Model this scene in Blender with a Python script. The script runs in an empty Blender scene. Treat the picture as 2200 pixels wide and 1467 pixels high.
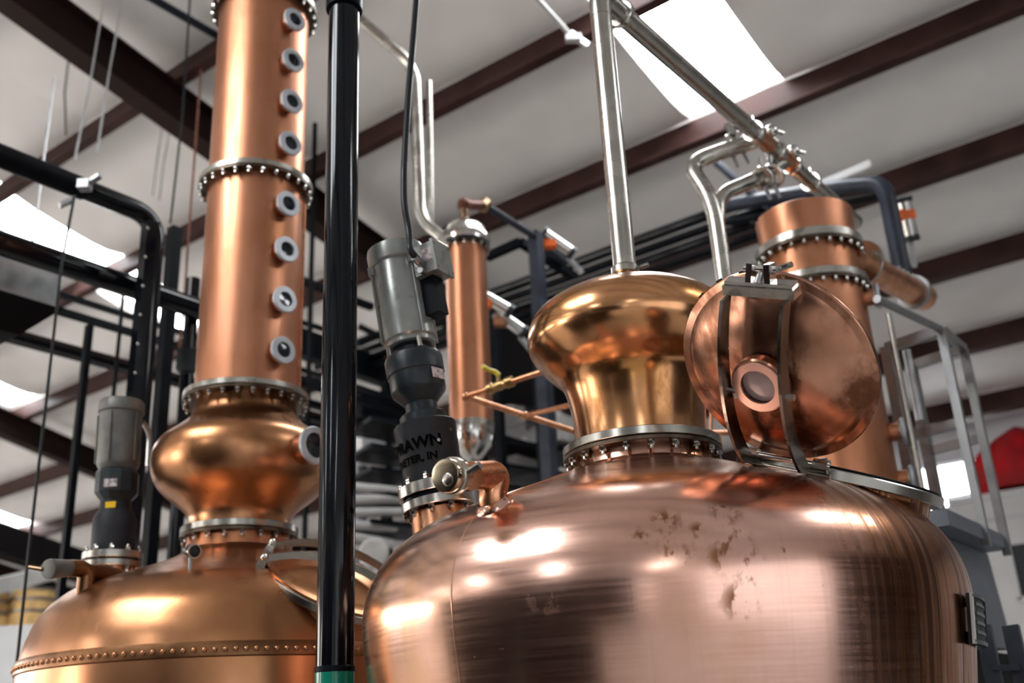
import bpy, bmesh, math, random
from mathutils import Vector, Matrix, Euler
import numpy as np
random.seed(7)
sc = bpy.context.scene
col = sc.collection
V = Vector
R = math.radians
PI = math.pi

# ------------------------------------------------------------------ camera
F_PX = 2238.5                       # focal length for a 2200 px wide frame
PITCH, ROLL = R(21.15), R(-2.85)
EYE = V((0, 0, 1.6))
FW = V((0, math.cos(PITCH), math.sin(PITCH)))
_u0 = V((1, 0, 0)).cross(FW)
RT = math.cos(ROLL) * V((1, 0, 0)) + math.sin(ROLL) * _u0
UP = math.cos(ROLL) * _u0 - math.sin(ROLL) * V((1, 0, 0))
cam_data = bpy.data.cameras.new('camera')
cam = bpy.data.objects.new('camera', cam_data)
col.objects.link(cam)
m = Matrix((RT, UP, -FW)).transposed().to_4x4()
m.translation = EYE
cam.matrix_world = m
cam_data.sensor_width = 36
cam_data.lens = F_PX * 36 / 2200
cam_data.clip_end = 200
cam_data.dof.use_dof = True
cam_data.dof.focus_distance = 3.0
cam_data.dof.aperture_fstop = 1.8
sc.camera = cam

# ------------------------------------------------------------------ world, exposure
world = bpy.data.worlds.new('world')
sc.world = world
world.use_nodes = True
world.node_tree.nodes['Background'].inputs[0].default_value = (.75, .85, 1, 1)
world.node_tree.nodes['Background'].inputs[1].default_value = 1.0
sc.view_settings.view_transform = 'Standard'
sc.view_settings.look = 'None'
sc.view_settings.gamma = 1
sc.view_settings.use_curve_mapping = False
sc.view_settings.exposure = 1.0
sc.cycles.use_denoising = True
sc.cycles.max_bounces = 7
sc.cycles.diffuse_bounces = 4
sc.cycles.glossy_bounces = 4
sc.cycles.transmission_bounces = 0
sc.cycles.volume_bounces = 0
sc.cycles.caustics_refractive = False
sc.cycles.blur_glossy = 1.0
sc.cycles.use_adaptive_sampling = True
sc.cycles.adaptive_threshold = 0.1
sc.cycles.sample_clamp_indirect = 6
SKYLIGHT, DOORLIGHT, WINLIGHT, SIDELIGHT = 9.5, .60, 6.0, 5.5

# ------------------------------------------------------------------ geometry helpers
def ray(x, y):
    d = FW * F_PX + RT * (x - 1100) - UP * (y - 733.5)
    return d / math.hypot(d.x, d.y)
def at(x, y, d):                    # point seen at that pixel, d metres away on plan
    return EYE + ray(x, y) * d
def atz(x, y, z):                   # point seen at that pixel, at height z
    r = ray(x, y)
    return EYE + r * ((z - EYE.z) / r.z)
AZ = R(-53.0)
PD = V((math.sin(AZ), math.cos(AZ), 0))     # along the purlins (to the left and away)
QD = V((math.cos(AZ), -math.sin(AZ), 0))    # down the near roof slope (to the right and away)
RIDGE, SLOPE = 8.3, math.tan(R(12.7))
def roof(p, s, n=0):
    w = PD * p + QD * s
    w.z = RIDGE - SLOPE * abs(s) + n
    return w
def flat(p, s, z):
    w = PD * p + QD * s
    w.z = z
    return w

class MB:
    """collects shapes; build() links them as one mesh object"""
    def __init__(self):
        self.v, self.f = [], []
    def add(self, vs, fs):
        o = len(self.v)
        self.v += [tuple(v) for v in vs]
        self.f += [tuple(i + o for i in f) for f in fs]
        return self
    def box(self, c, size, M=None):
        c = V(c); h = V(size) / 2
        vs = []
        for x in (-1, 1):
            for y in (-1, 1):
                for z in (-1, 1):
                    q = V((x * h.x, y * h.y, z * h.z))
                    vs.append(c + (M @ q if M else q))
        return self.add(vs, [(0, 1, 3, 2), (4, 6, 7, 5), (0, 4, 5, 1), (2, 3, 7, 6), (0, 2, 6, 4), (1, 5, 7, 3)])
    def hexa(self, b, t):           # eight corners: four below, four above, same order
        return self.add(list(b) + list(t), [(3, 2, 1, 0), (4, 5, 6, 7), (0, 1, 5, 4), (1, 2, 6, 5), (2, 3, 7, 6), (3, 0, 4, 7)])
    def bar(self, a, b, w, h, up=V((0, 0, 1))):
        a, b = V(a), V(b)
        d = (b - a).normalized()
        s = d.cross(up)
        s = s.normalized() if s.length > 1e-4 else V((1, 0, 0))
        u = s.cross(d).normalized()
        q = [s * w / 2 + u * h / 2, -s * w / 2 + u * h / 2, -s * w / 2 - u * h / 2, s * w / 2 - u * h / 2]
        return self.hexa([a + k for k in q], [b + k for k in q])
    def lathe(self, prof, base=(0, 0, 0), axis=(0, 0, 1), seg=48, caps=True):
        base, ax = V(base), V(axis).normalized()
        e1 = ax.orthogonal().normalized() if abs(ax.z) < .999 else V((1, 0, 0))
        e2 = ax.cross(e1)
        vs, fs, n = [], [], len(prof)
        for r, z in prof:
            for k in range(seg):
                a = 2 * PI * k / seg
                vs.append(base + ax * z + (e1 * math.cos(a) + e2 * math.sin(a)) * max(r, 1e-5))
        for i in range(n - 1):
            for k in range(seg):
                k2 = (k + 1) % seg
                fs.append((i * seg + k, i * seg + k2, (i + 1) * seg + k2, (i + 1) * seg + k))
        if caps:
            if prof[0][0] > 1e-4: fs.append(tuple(reversed(range(seg))))
            if prof[-1][0] > 1e-4: fs.append(tuple(range((n - 1) * seg, n * seg)))
        return self.add(vs, fs)
    def cyl(self, a, b, r, r2=None, seg=20):
        a, b = V(a), V(b)
        L = (b - a).length
        return self.lathe([(r, 0), (r if r2 is None else r2, L)], a, b - a, seg)
    def ringband(self, base, axis, ro, ri, h, seg=48, bev=.002):
        return self.lathe([(ri, 0), (ro - bev, 0), (ro, bev), (ro, h - bev), (ro - bev, h), (ri, h), (ri, 0)], base, axis, seg, False)
    def tube(self, pts, r, seg=14, fillet=0, nf=6):
        pts = [V(p) for p in pts]
        if fillet:
            q = [pts[0]]
            for i in range(1, len(pts) - 1):
                a, b, c = pts[i - 1], pts[i], pts[i + 1]
                f = min(fillet, (a - b).length * .48, (c - b).length * .48)
                s, e = b + (a - b).normalized() * f, b + (c - b).normalized() * f
                for k in range(nf + 1):
                    t = k / nf
                    q.append(s * (1 - t) ** 2 + b * 2 * t * (1 - t) + e * t * t)
            q.append(pts[-1]); pts = q
        n = len(pts); vs, fs = [], []
        d = (pts[1] - pts[0]).normalized()
        e1 = d.orthogonal().normalized()
        for i, p in enumerate(pts):
            t = (pts[min(i + 1, n - 1)] - pts[max(i - 1, 0)]).normalized()
            e1 = (e1 - t * e1.dot(t)).normalized()
            e2 = t.cross(e1)
            rr = r(i / (n - 1)) if callable(r) else r
            for k in range(seg):
                a = 2 * PI * k / seg
                vs.append(p + (e1 * math.cos(a) + e2 * math.sin(a)) * rr)
        for i in range(n - 1):
            for k in range(seg):
                k2 = (k + 1) % seg
                fs.append((i * seg + k, i * seg + k2, (i + 1) * seg + k2, (i + 1) * seg + k))
        fs += [tuple(reversed(range(seg))), tuple(range((n - 1) * seg, n * seg))]
        return self.add(vs, fs)
    def sphere(self, c, r, seg=14, rings=8, sz=1):
        prof = [(r * math.sin(PI * i / rings), -r * sz * math.cos(PI * i / rings)) for i in range(rings + 1)]
        return self.lathe(prof, c, (0, 0, 1), seg, False)
    def mesh(self, name, mat, origin=V((0, 0, 0)), sharp=38):
        bm = bmesh.new()
        vs = [bm.verts.new(V(v) - origin) for v in self.v]
        for f in self.f:
            if len(set(f)) > 2:
                try: bm.faces.new([vs[i] for i in f])
                except ValueError: pass
        bmesh.ops.remove_doubles(bm, verts=bm.verts, dist=1e-5)
        bmesh.ops.recalc_face_normals(bm, faces=bm.faces)
        for e in bm.edges:
            e.smooth = len(e.link_faces) == 2 and e.calc_face_angle(0) < R(sharp)
        for f in bm.faces: f.smooth = True
        me = bpy.data.meshes.new(name)
        bm.to_mesh(me); bm.free()
        if mat: me.materials.append(mat)
        return me
    def build(self, name, mat, parent=None, sharp=38, label=None):
        o = bpy.data.objects.new(name, self.mesh(name, mat, root_loc(parent), sharp))
        col.objects.link(o)
        o.parent = parent
        if label: o['label'] = label
        return o
def root_loc(o):
    w = V((0, 0, 0))
    while o is not None:
        w = w + o.location; o = o.parent
    return w
def inst(name, me, M, parent):      # one more object on shared mesh data, M in world space
    o = bpy.data.objects.new(name, me)
    col.objects.link(o)
    o.parent = parent
    o.matrix_local = Matrix.Translation(-root_loc(parent)) @ M
    return o
def tag(o, label, cat, group=None):
    o['label'] = label; o['category'] = cat
    if group: o['group'] = group
    return o
def thing(name, loc, label, cat, group=None):
    o = bpy.data.objects.new(name, None)
    o.empty_display_size = .1
    o.location = loc
    col.objects.link(o)
    return tag(o, label, cat, group)
def single(name, mb, mat, label, cat, group=None, sharp=38):   # a thing that is one mesh, origin at its own base
    vs = np.array(mb.v); c = V(((vs[:, 0].min() + vs[:, 0].max()) / 2, (vs[:, 1].min() + vs[:, 1].max()) / 2, vs[:, 2].min()))
    o = bpy.data.objects.new(name, mb.mesh(name, mat, c, sharp))
    o.location = c
    col.objects.link(o)
    return tag(o, label, cat, group)
def struct(o):
    o['kind'] = 'structure'
    return o
def frame(o, z, x=None):            # matrix with local Z along z
    z = V(z).normalized()
    x = V(x) if x is not None else z.orthogonal()
    x = (x - z * x.dot(z)).normalized()
    y = z.cross(x)
    M = Matrix((x, y, z)).transposed().to_4x4()
    M.translation = o
    return M
def spline(cp, n=7):
    cp = [np.array(c) for c in cp]; out = []
    for i in range(len(cp) - 1):
        p0, p1, p2, p3 = cp[max(i - 1, 0)], cp[i], cp[i + 1], cp[min(i + 2, len(cp) - 1)]
        for k in range(n):
            t = k / n
            out.append(tuple(.5 * (2 * p1 + (p2 - p0) * t + (2 * p0 - 5 * p1 + 4 * p2 - p3) * t * t + (3 * p1 - p0 - 3 * p2 + p3) * t ** 3)))
    out.append(tuple(cp[-1]))
    return out

# ------------------------------------------------------------------ materials
class NT:
    def __init__(self, name):
        self.m = bpy.data.materials.new(name)
        self.m.use_nodes = True
        self.t = self.m.node_tree
        self.b = self.t.nodes['Principled BSDF']
    def n(self, typ, ins=None, **kw):
        nd = self.t.nodes.new('ShaderNode' + typ)
        for k, v in kw.items(): setattr(nd, k, v)
        for k, v in (ins or {}).items(): self.set(nd.inputs[k], v)
        return nd
    def set(self, sock, v):
        if hasattr(v, 'is_output') or isinstance(v, bpy.types.NodeSocket): self.t.links.new(v, sock)
        else: sock.default_value = v
    def math(self, op, a, b=0, c=None, clamp=False):
        nd = self.n('Math', operation=op); nd.use_clamp = clamp
        self.set(nd.inputs[0], a); self.set(nd.inputs[1], b)
        if c is not None: self.set(nd.inputs[2], c)
        return nd.outputs[0]
    def mix(self, f, a, b):
        nd = self.n('Mix', data_type='RGBA')
        self.set(nd.inputs[0], f); self.set(nd.inputs[6], a); self.set(nd.inputs[7], b)
        return nd.outputs[2]
    def rng(self, v, a, b, c=0, d=1):
        nd = self.n('MapRange', {'Value': v, 'From Min': a, 'From Max': b, 'To Min': c, 'To Max': d}, interpolation_type='SMOOTHSTEP')
        return nd.outputs[0]
    def noise(self, vec, scale, detail=3, rough=.5):
        return self.n('TexNoise', {'Vector': vec, 'Scale': scale, 'Detail': detail, 'Roughness': rough}).outputs[0]
    def obj(self):
        return self.n('TexCoord').outputs['Object']
    def scaled(self, vec, s):
        return self.n('VectorMath', {0: vec, 1: s}, operation='MULTIPLY').outputs[0]
    def bump(self, h, strength, dist=.01):
        self.set(self.b.inputs['Normal'], self.n('Bump', {'Height': h, 'Strength': strength, 'Distance': dist}).outputs[0])
def c4(c): return (*c, 1)
def plain(name, c, rough=.5, metal=0, var=.12, scale=8, coat=0, bump=0, spec=.3):
    t = NT(name); o = t.obj()
    nz = t.noise(o, scale, 2)
    f = t.rng(nz, .3, .7)
    lo = tuple(max(0, x * (1 - var)) for x in c); hi = tuple(min(1, x * (1 + var)) for x in c)
    t.set(t.b.inputs['Base Color'], t.mix(f, c4(lo), c4(hi)))
    t.set(t.b.inputs['Roughness'], t.rng(nz, .3, .7, max(.02, rough * .85), min(1, rough * 1.15)))
    t.b.inputs['Metallic'].default_value = metal
    t.b.inputs['Specular IOR Level'].default_value = spec
    if coat:
        t.b.inputs['Coat Weight'].default_value = coat
        t.b.inputs['Coat Roughness'].default_value = .05
    if bump: t.bump(t.noise(o, scale * 6, 4), bump)
    return t.m
def emis(name, c, s, lines=None):
    t = NT(name)
    t.b.inputs['Base Color'].default_value = (.8, .8, .8, 1)
    t.b.inputs['Emission Color'].default_value = c4(c)
    t.b.inputs['Emission Strength'].default_value = s
    return t.m
def copper(name, c1, c2, c3, rough, brush=(1, 1, 1), bs=30, patch=3, bump=.04, mixb=.28, tar=(.52, .78)):
    """metal with tarnish patches (c1 bright, c2 mid, c3 tarnish) and fine brushing"""
    t = NT(name); o = t.obj()
    br = t.noise(t.scaled(o, brush), bs, 3, .6)
    a = t.rng(t.noise(o, patch, 5, .55), .40, .68)
    b = t.rng(t.noise(t.scaled(o, (1.3, 1.3, .55)), patch * 1.7, 5, .6), *tar)
    cc = t.mix(b, t.mix(a, c4(c1), c4(c2)), c4(c3))
    cc = t.mix(t.rng(br, .35, .7, 0, mixb), cc, c4(tuple(x * .62 for x in c2)))
    t.set(t.b.inputs['Base Color'], cc)
    t.b.inputs['Metallic'].default_value = 1
    rr = t.math('ADD', t.rng(br, .3, .7, rough * .88, rough * 1.12), t.math('MULTIPLY', b, .10))
    t.set(t.b.inputs['Roughness'], rr)
    t.bump(br, bump, .004)
    return t

M = {}
M['copper_b'] = copper('copper_column', (.55, .245, .14), (.45, .185, .092), (.32, .122, .052), .36, (1, 1, .06), 45, 2.2, mixb=.10, tar=(.45, .9)).m
M['copper_helmet'] = copper('copper_helmet', (.68, .34, .17), (.54, .255, .085), (.22, .085, .02), .20, (1, 1, 1), 9, 4.0, .05).m
M['copper_dark'] = copper('copper_old_still', (.52, .25, .13), (.41, .185, .082), (.29, .135, .055), .29, (1, 1, .5), 6, 1.6, .008, mixb=.08, tar=(.38, .98)).m
M['copper_pipe'] = copper('copper_tube', (.66, .32, .18), (.52, .235, .12), (.28, .12, .05), .3, (1, 1, 1), 40, 12).m
M['copper_lid'] = copper('copper_lid', (.62, .32, .215), (.48, .23, .145), (.15, .06, .03), .22, (1, 1, 1), 14, 3.4, .04, tar=(.46, .66)).m
M['steel'] = plain('brushed_stainless', (.43, .41, .37), .26, 1, .08, 9)
M['steel_bright'] = plain('polished_stainless', (.62, .60, .57), .16, 1, .08, 14)
M['steel_dull'] = plain('dull_stainless', (.32, .32, .32), .45, 1, .10, 14)
M['strap'] = plain('dark_strap_steel', (.24, .22, .20), .25, 1, .3, 12)
M['glass'] = plain('dark_sight_glass', (.012, .016, .022), .04, 0, 0, 5, coat=.3)
M['glass_pale'] = plain('cloudy_sight_glass', (.42, .33, .33), .2, 0, .2, 8, spec=.5)
M['black'] = plain('gloss_black_paint', (.003, .004, .006), .10, 0, .2, 6, spec=.28)
M['black_matt'] = plain('satin_black_paint', (.004, .005, .007), .42, 0, .3, 8, spec=.07)
M['grey_post'] = plain('blue_grey_steel', (.026, .031, .045), .4, 0, .25, 8, spec=.2)
M['brown'] = plain('red_oxide_steel', (.042, .019, .016), .5, 0, .25, 3, spec=.15)
M['brown_dk'] = plain('dark_oxide_steel', (.020, .010, .008), .55, 0, .25, 3, spec=.12)
M['motor'] = plain('grey_motor_enamel', (.235, .24, .225), .30, .35, .10, 10, coat=.2)
M['motor2'] = plain('dark_motor_enamel', (.12, .115, .105), .42, .2, .2, 14)
M['gear'] = plain('blue_black_casting', (.016, .022, .026), .35, 0, .25, 12, spec=.3)
M['housing'] = plain('charcoal_casting', (.026, .027, .030), .5, 0, .15, 16, spec=.12)
M['ink'] = plain('black_ink', (.001, .001, .001), .7, 0, 0, spec=.02)
M['paper'] = plain('printed_label', (.42, .36, .35), .5, 0, .5, 60)
M['cable'] = plain('black_rubber', (.008, .010, .012), .4, 0, .1)
M['yellow'] = plain('yellow_plastic', (.62, .50, .05), .4, 0, .15)
M['amber'] = plain('yellow_sticker', (.80, .50, .01), .5, 0, .05)
M['brass'] = plain('old_brass', (.36, .24, .10), .35, 1, .25, 20)
M['bronze'] = plain('tarnished_bronze', (.22, .14, .08), .35, 1, .3, 25)
M['red_brown'] = plain('dull_red_fitting', (.16, .055, .035), .45, .3, .3, 20)
M['flange_dark'] = plain('shaded_lower_ring', (.10, .075, .055), .35, 1, .3, 20)
M['band'] = plain('dark_copper_band', (.20, .095, .045), .35, 1, .2, 12)
M['warm_cap'] = plain('warm_polished_cap', (.58, .50, .37), .18, 1, .1, 12)
M['pale_copper'] = plain('pale_copper_ring', (.58, .40, .33), .35, .8, .1, 12)
M['rim'] = plain('pale_cast_rim', (.46, .48, .51), .35, .4, .08, 12)
M['orange'] = plain('orange_handle', (.80, .14, .02), .4, 0, .1)
M['blue'] = plain('blue_handle', (.03, .16, .55), .4, 0, .1)
M['green'] = plain('teal_paint', (.0, .17, .11), .3, 0, .1, coat=.4)
M['white'] = plain('white_panel', (.62, .62, .62), .5, 0, .05, 2)
M['greywall'] = plain('grey_wall_panel', (.52, .52, .55), .6, 0, .1, 1.5)
M['insul'] = plain('white_insulation', (.84, .815, .80), .5, 0, .05, 1.2, spec=.15)
M['bluegrey'] = plain('blue_grey_tank', (.12, .135, .16), .45, .2, .15, 5)
M['red'] = plain('red_fabric', (.40, .004, .008), .6, 0, .25, 4)
M['wood'] = plain('barrel_oak', (.60, .38, .15), .6, 0, .2, 10)
M['hoop'] = plain('barrel_hoop', (.22, .20, .18), .4, .8, .2)
M['concrete'] = plain('concrete_floor', (.55, .53, .50), .5, 0, .12, 1.0)
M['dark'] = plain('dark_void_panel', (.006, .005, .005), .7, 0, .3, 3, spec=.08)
M['pvc'] = plain('grey_white_pipe', (.48, .47, .45), .45, 0, .15, 4)
M['galv'] = plain('galvanised_conduit', (.55, .56, .57), .35, .8, .1, 15)
M['sky'] = emis('skylight_panel', (.93, .97, 1.0), SKYLIGHT)
M['door'] = emis('fill_door_panel', (.86, .92, 1.0), DOORLIGHT)
M['side'] = emis('warm_fill_panel', (1.0, .94, .87), SIDELIGHT)
M['win'] = emis('daylight_window', (.90, .96, 1.0), WINLIGHT)
M['tubelamp'] = emis('unlit_lamp_tube', (.85, .95, 1.0), .5)
M['backwall'] = plain('white_end_wall', (.70, .69, .70), .6, 0, .05, 1)

# ------------------------------------------------------------------ the hall: floor, walls, roof
PMIN, PMAX, SMAX = -8.5, 25.0, 13.9
EAVE = RIDGE - SLOPE * SMAX
fl = MB().hexa([flat(PMIN, -SMAX, -.1), flat(PMIN, SMAX, -.1), flat(PMAX, SMAX, -.1), flat(PMAX, -SMAX, -.1)],
               [flat(PMIN, -SMAX, 0), flat(PMIN, SMAX, 0), flat(PMAX, SMAX, 0), flat(PMAX, -SMAX, 0)])
struct(fl.build('floor', M['concrete']))['label'] = 'grey concrete floor of the hall'
def wall(name, pa, sa, pb, sb, za, zb, mat, label, zbot=0):
    a0, b0 = flat(pa, sa, zbot), flat(pb, sb, zbot)
    n = (b0 - a0).cross(V((0, 0, 1))).normalized() * .1
    a1, b1 = flat(pa, sa, za), flat(pb, sb, zb)
    o = MB().hexa([a0, b0, b0 + n, a0 + n], [a1, b1, b1 + n, a1 + n]).build(name, mat)
    o['label'] = label
    return struct(o)
# right-hand eave wall with a clerestory window opening (p 3.10..3.98, z 4.20..4.76)
WP0, WP1, WZ0, WZ1 = 3.05, 3.92, 4.18, 4.74
we = MB()
for pa, pb, za, zb in ((PMIN, WP0, 0, EAVE + .3), (WP1, PMAX, 0, EAVE + .3), (WP0, WP1, 0, WZ0), (WP0, WP1, WZ1, EAVE + .3)):
    we.hexa([flat(pa, SMAX, za), flat(pb, SMAX, za), flat(pb, SMAX + .15, za), flat(pa, SMAX + .15, za)],
            [flat(pa, SMAX, zb), flat(pb, SMAX, zb), flat(pb, SMAX + .15, zb), flat(pa, SMAX + .15, zb)])
wl = struct(we.build('wall_right', M['greywall'])); wl['label'] = 'grey eave wall behind the copper stills'
for z in (2.2, 3.6):
    MB().bar(flat(PMIN, SMAX - .1, z), flat(PMAX, SMAX - .1, z), .2, .1).build('girt', M['brown_dk'], wl)
win = struct(MB().hexa([flat(WP0, SMAX + .08, WZ0), flat(WP1, SMAX + .08, WZ0), flat(WP1, SMAX + .1, WZ0), flat(WP0, SMAX + .1, WZ0)],
                       [flat(WP0, SMAX + .08, WZ1), flat(WP1, SMAX + .08, WZ1), flat(WP1, SMAX + .1, WZ1), flat(WP0, SMAX + .1, WZ1)]).build('window_1', M['win']))
win['label'] = 'bright clerestory window beside the red fabric'
for z in (WZ0, WZ0 + .12, WZ1):
    MB().bar(flat(WP0, SMAX + .06, z), flat(WP1, SMAX + .06, z), .05, .035).build('window_bar', M['grey_post'], win)
for p in (WP0, WP0 + .26, WP1):
    MB().bar(flat(p, SMAX + .06, WZ0), flat(p, SMAX + .06, WZ1), .04, .04, PD).build('window_bar', M['grey_post'], win)
# opposite eave wall, far gable, near gable with a wide glowing door added for light (all behind or beside the camera)
wall('wall_left', PMAX, -SMAX, PMIN, -SMAX, EAVE + .3, EAVE + .3, M['greywall'], 'grey eave wall on the left of the hall')
def gable(name, p, mat, label, n):
    b = [flat(p, -SMAX, 0), flat(p, SMAX, 0), flat(p, SMAX, EAVE + .2), flat(p, 0, RIDGE + .2), flat(p, -SMAX, EAVE + .2)]
    mb = MB(); d = PD * n
    mb.add(b + [q + d for q in b], [(4, 3, 2, 1, 0), (5, 6, 7, 8, 9)] + [(i, (i + 1) % 5, (i + 1) % 5 + 5, i + 5) for i in range(5)])
    o = struct(mb.build(name, mat)); o['label'] = label
    return o
gable('wall_far', PMAX, M['greywall'], 'far gable wall of the hall', .15)
gable('wall_near', PMIN, M['backwall'], 'white gable wall behind the photographer', -.15)
DOOR = (-7.0, 6.0, 0, 4.6)  # unseen glowing doors, added for fill and the pale reflection in the copper
d1_ = struct(MB().hexa([flat(PMIN + .02, DOOR[0], .05), flat(PMIN + .02, DOOR[1], .05), flat(PMIN + .05, DOOR[1], .05), flat(PMIN + .05, DOOR[0], .05)],
                       [flat(PMIN + .02, DOOR[0], 4.6), flat(PMIN + .02, DOOR[1], 4.6), flat(PMIN + .05, DOOR[1], 4.6), flat(PMIN + .05, DOOR[0], 4.6)]).build('fill_door_1', M['door']))
d1_['label'] = 'unseen glowing doors added in the near gable wall to light the copper'
for s in np.linspace(DOOR[0], DOOR[1], 5):
    MB().bar(flat(PMIN + .1, float(s), 0), flat(PMIN + .1, float(s), 4.6), .12, .2, PD).build('door_post', M['backwall'], d1_)

d2w = struct(MB().hexa([flat(-8.0, -SMAX + .02, .05), flat(-3.2, -SMAX + .02, .05), flat(-3.2, -SMAX + .05, .05), flat(-8.0, -SMAX + .05, .05)],
                       [flat(-8.0, -SMAX + .02, 4.4), flat(-3.2, -SMAX + .02, 4.4), flat(-3.2, -SMAX + .05, 4.4), flat(-8.0, -SMAX + .05, 4.4)]).build('fill_door_2', M['door']))
d2w['label'] = 'unseen glowing door added in the left eave wall behind the photographer'  # added to widen the bright reflection on the front still
d3w = struct(MB().hexa([flat(12.0, -SMAX + .02, .05), flat(20, -SMAX + .02, .05), flat(20, -SMAX + .05, .05), flat(12.0, -SMAX + .05, .05)],
                       [flat(12.0, -SMAX + .02, 4.4), flat(20, -SMAX + .02, 4.4), flat(20, -SMAX + .05, 4.4), flat(12.0, -SMAX + .05, 4.4)]).build('fill_door_3', M['side']))
d3w['label'] = 'unseen glowing door added far left to brighten the ceiling'  # added glow that brightens the roof on the left
d4w = struct(MB().hexa([flat(PMAX - .05, -12, 3.2), flat(PMAX - .05, 5, 3.2), flat(PMAX - .02, 5, 3.2), flat(PMAX - .02, -12, 3.2)],
                       [flat(PMAX - .05, -12, 5.0), flat(PMAX - .05, 5, 5.0), flat(PMAX - .02, 5, 5.0), flat(PMAX - .02, -12, 5.0)]).build('window_30', M['side']))
d4w['label'] = 'unseen glowing band added high in the far gable wall as fill light'  # unseen glowing strip, added as more fill for the left ceiling
# roof: a deck, insulation panels bay by bay, purlins, rafters, skylight strips
PUR = [7.36 + 1.475 * k for k in range(-5, 5)]      # purlin lines, metres down the slope from the ridge
LINES = [0] + [s for s in PUR if s > .3] + [SMAX]
SKY = {-3.6: (4.41, 7.36), 2.55: (4.41, 7.36), 9.95: (4.41, 7.36), 14.25: (4.41, 7.36), 19.4: (7.36, 10.31)}  # the strip off to the right is unseen, added for more light
SKYW = .88
deck = MB()
for sg in (1, -1):
    deck.hexa([roof(PMIN, 0, .35), roof(PMAX, 0, .35), roof(PMAX, sg * (SMAX + .2), .35), roof(PMIN, sg * (SMAX + .2), .35)],
              [roof(PMIN, 0, .45), roof(PMAX, 0, .45), roof(PMAX, sg * (SMAX + .2), .45), roof(PMIN, sg * (SMAX + .2), .45)])
ceil = struct(deck.build('ceiling', M['insul'])); ceil['label'] = 'sloping white insulated roof over the stills'
def panel_mesh(w, s0, s1):          # slightly pillowed quilt between two purlins, local origin at (p0, s0)
    mb = MB(); nu, nv = 6, 8; vs, fs = [], []
    for i in range(nu + 1):
        for j in range(nv + 1):
            u, v = i / nu, j / nv
            sag = -.085 * (1 - abs(2 * v - 1) ** 4) - .012 * (1 - abs(2 * u - 1) ** 6)
            q = PD * (w * u) + QD * ((s1 - s0) * v); q.z = -SLOPE * (s1 - s0) * v + sag + .06
            vs.append(q)
    for i in range(nu):
        for j in range(nv):
            a = i * (nv + 1) + j
            fs.append((a, a + 1, a + nv + 2, a + nv + 1))
    mb.add(vs, fs)
    return mb.mesh('ceiling_panel', M['insul'])
PW = 1.85
cache = {}
nsky = 0
for bi in range(len(LINES) - 1):
    s0, s1 = LINES[bi], LINES[bi + 1]
    edges = []
    cuts = sorted(p for p, (a, b) in SKY.items() if a - .1 <= s0 and s1 <= b + .1)
    p = PMIN
    for cp_ in cuts + [None]:
        lim = cp_ if cp_ is not None else PMAX
        n = max(1, round((lim - p) / PW)); w = (lim - p) / n
        for k in range(n): edges.append((p + k * w, w))
        if cp_ is not None: p = cp_ + SKYW
    for p0, w in edges:
        key = (round(w, 4), bi)
        if key not in cache: cache[key] = panel_mesh(w, s0, s1)
        inst('ceiling_panel', cache[key], Matrix.Translation(roof(p0, s0)), ceil)
    if s0 > 11 or s0 < 1: pass
k = 1
for p, (a, b) in SKY.items():
    k += 1
    o = struct(MB().hexa([roof(p, a, .12), roof(p + SKYW, a, .12), roof(p + SKYW, b, .12), roof(p, b, .12)],
                         [roof(p, a, .14), roof(p + SKYW, a, .14), roof(p + SKYW, b, .14), roof(p, b, .14)]).build('window_%d' % k, M['sky']))
    o['label'] = {2.55: 'white skylight strip above the steel lyne arm', 9.95: 'white skylight strip at left behind the black pipes', 14.25: 'small white skylight at the left edge', 19.4: 'far white skylight low at the left edge', -3.6: 'unseen skylight strip added on the right to brighten the roof'}[p]
BACK = [0, 1.2, 4.1, 7.4, 10.3, SMAX]                # the other roof slope, behind the camera
BSKY = {1: (3.0, 5.0), 3: (-6.5, 2.2, 9.5, 16.0)}  # unseen skylights, added for ceiling light and highlights on the copper
BW = {1: 1.5, 3: 1.0}
for bi in range(5):
    s0, s1 = BACK[bi], BACK[bi + 1]
    p = PMIN
    for cp_ in list(BSKY.get(bi, ())) + [PMAX]:
        MB().hexa([roof(p, -s0, 0), roof(cp_, -s0, 0), roof(cp_, -s1, 0), roof(p, -s1, 0)],
                  [roof(p, -s0, .05), roof(cp_, -s0, .05), roof(cp_, -s1, .05), roof(p, -s1, .05)]).build('ceiling_panel', M['insul'], ceil)
        if cp_ < PMAX:
            k += 1
            bw = BW[bi]
            o = struct(MB().hexa([roof(cp_, -s0, .0), roof(cp_ + bw, -s0, .0), roof(cp_ + bw, -s1, .0), roof(cp_, -s1, .0)],
                                 [roof(cp_, -s0, .03), roof(cp_ + bw, -s0, .03), roof(cp_ + bw, -s1, .03), roof(cp_, -s1, .03)]).build('window_%d' % k, M['sky']))
            o['label'] = 'unseen skylight added in the roof slope behind the photographer'
        p = cp_ + BW.get(bi, 1.0)
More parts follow.
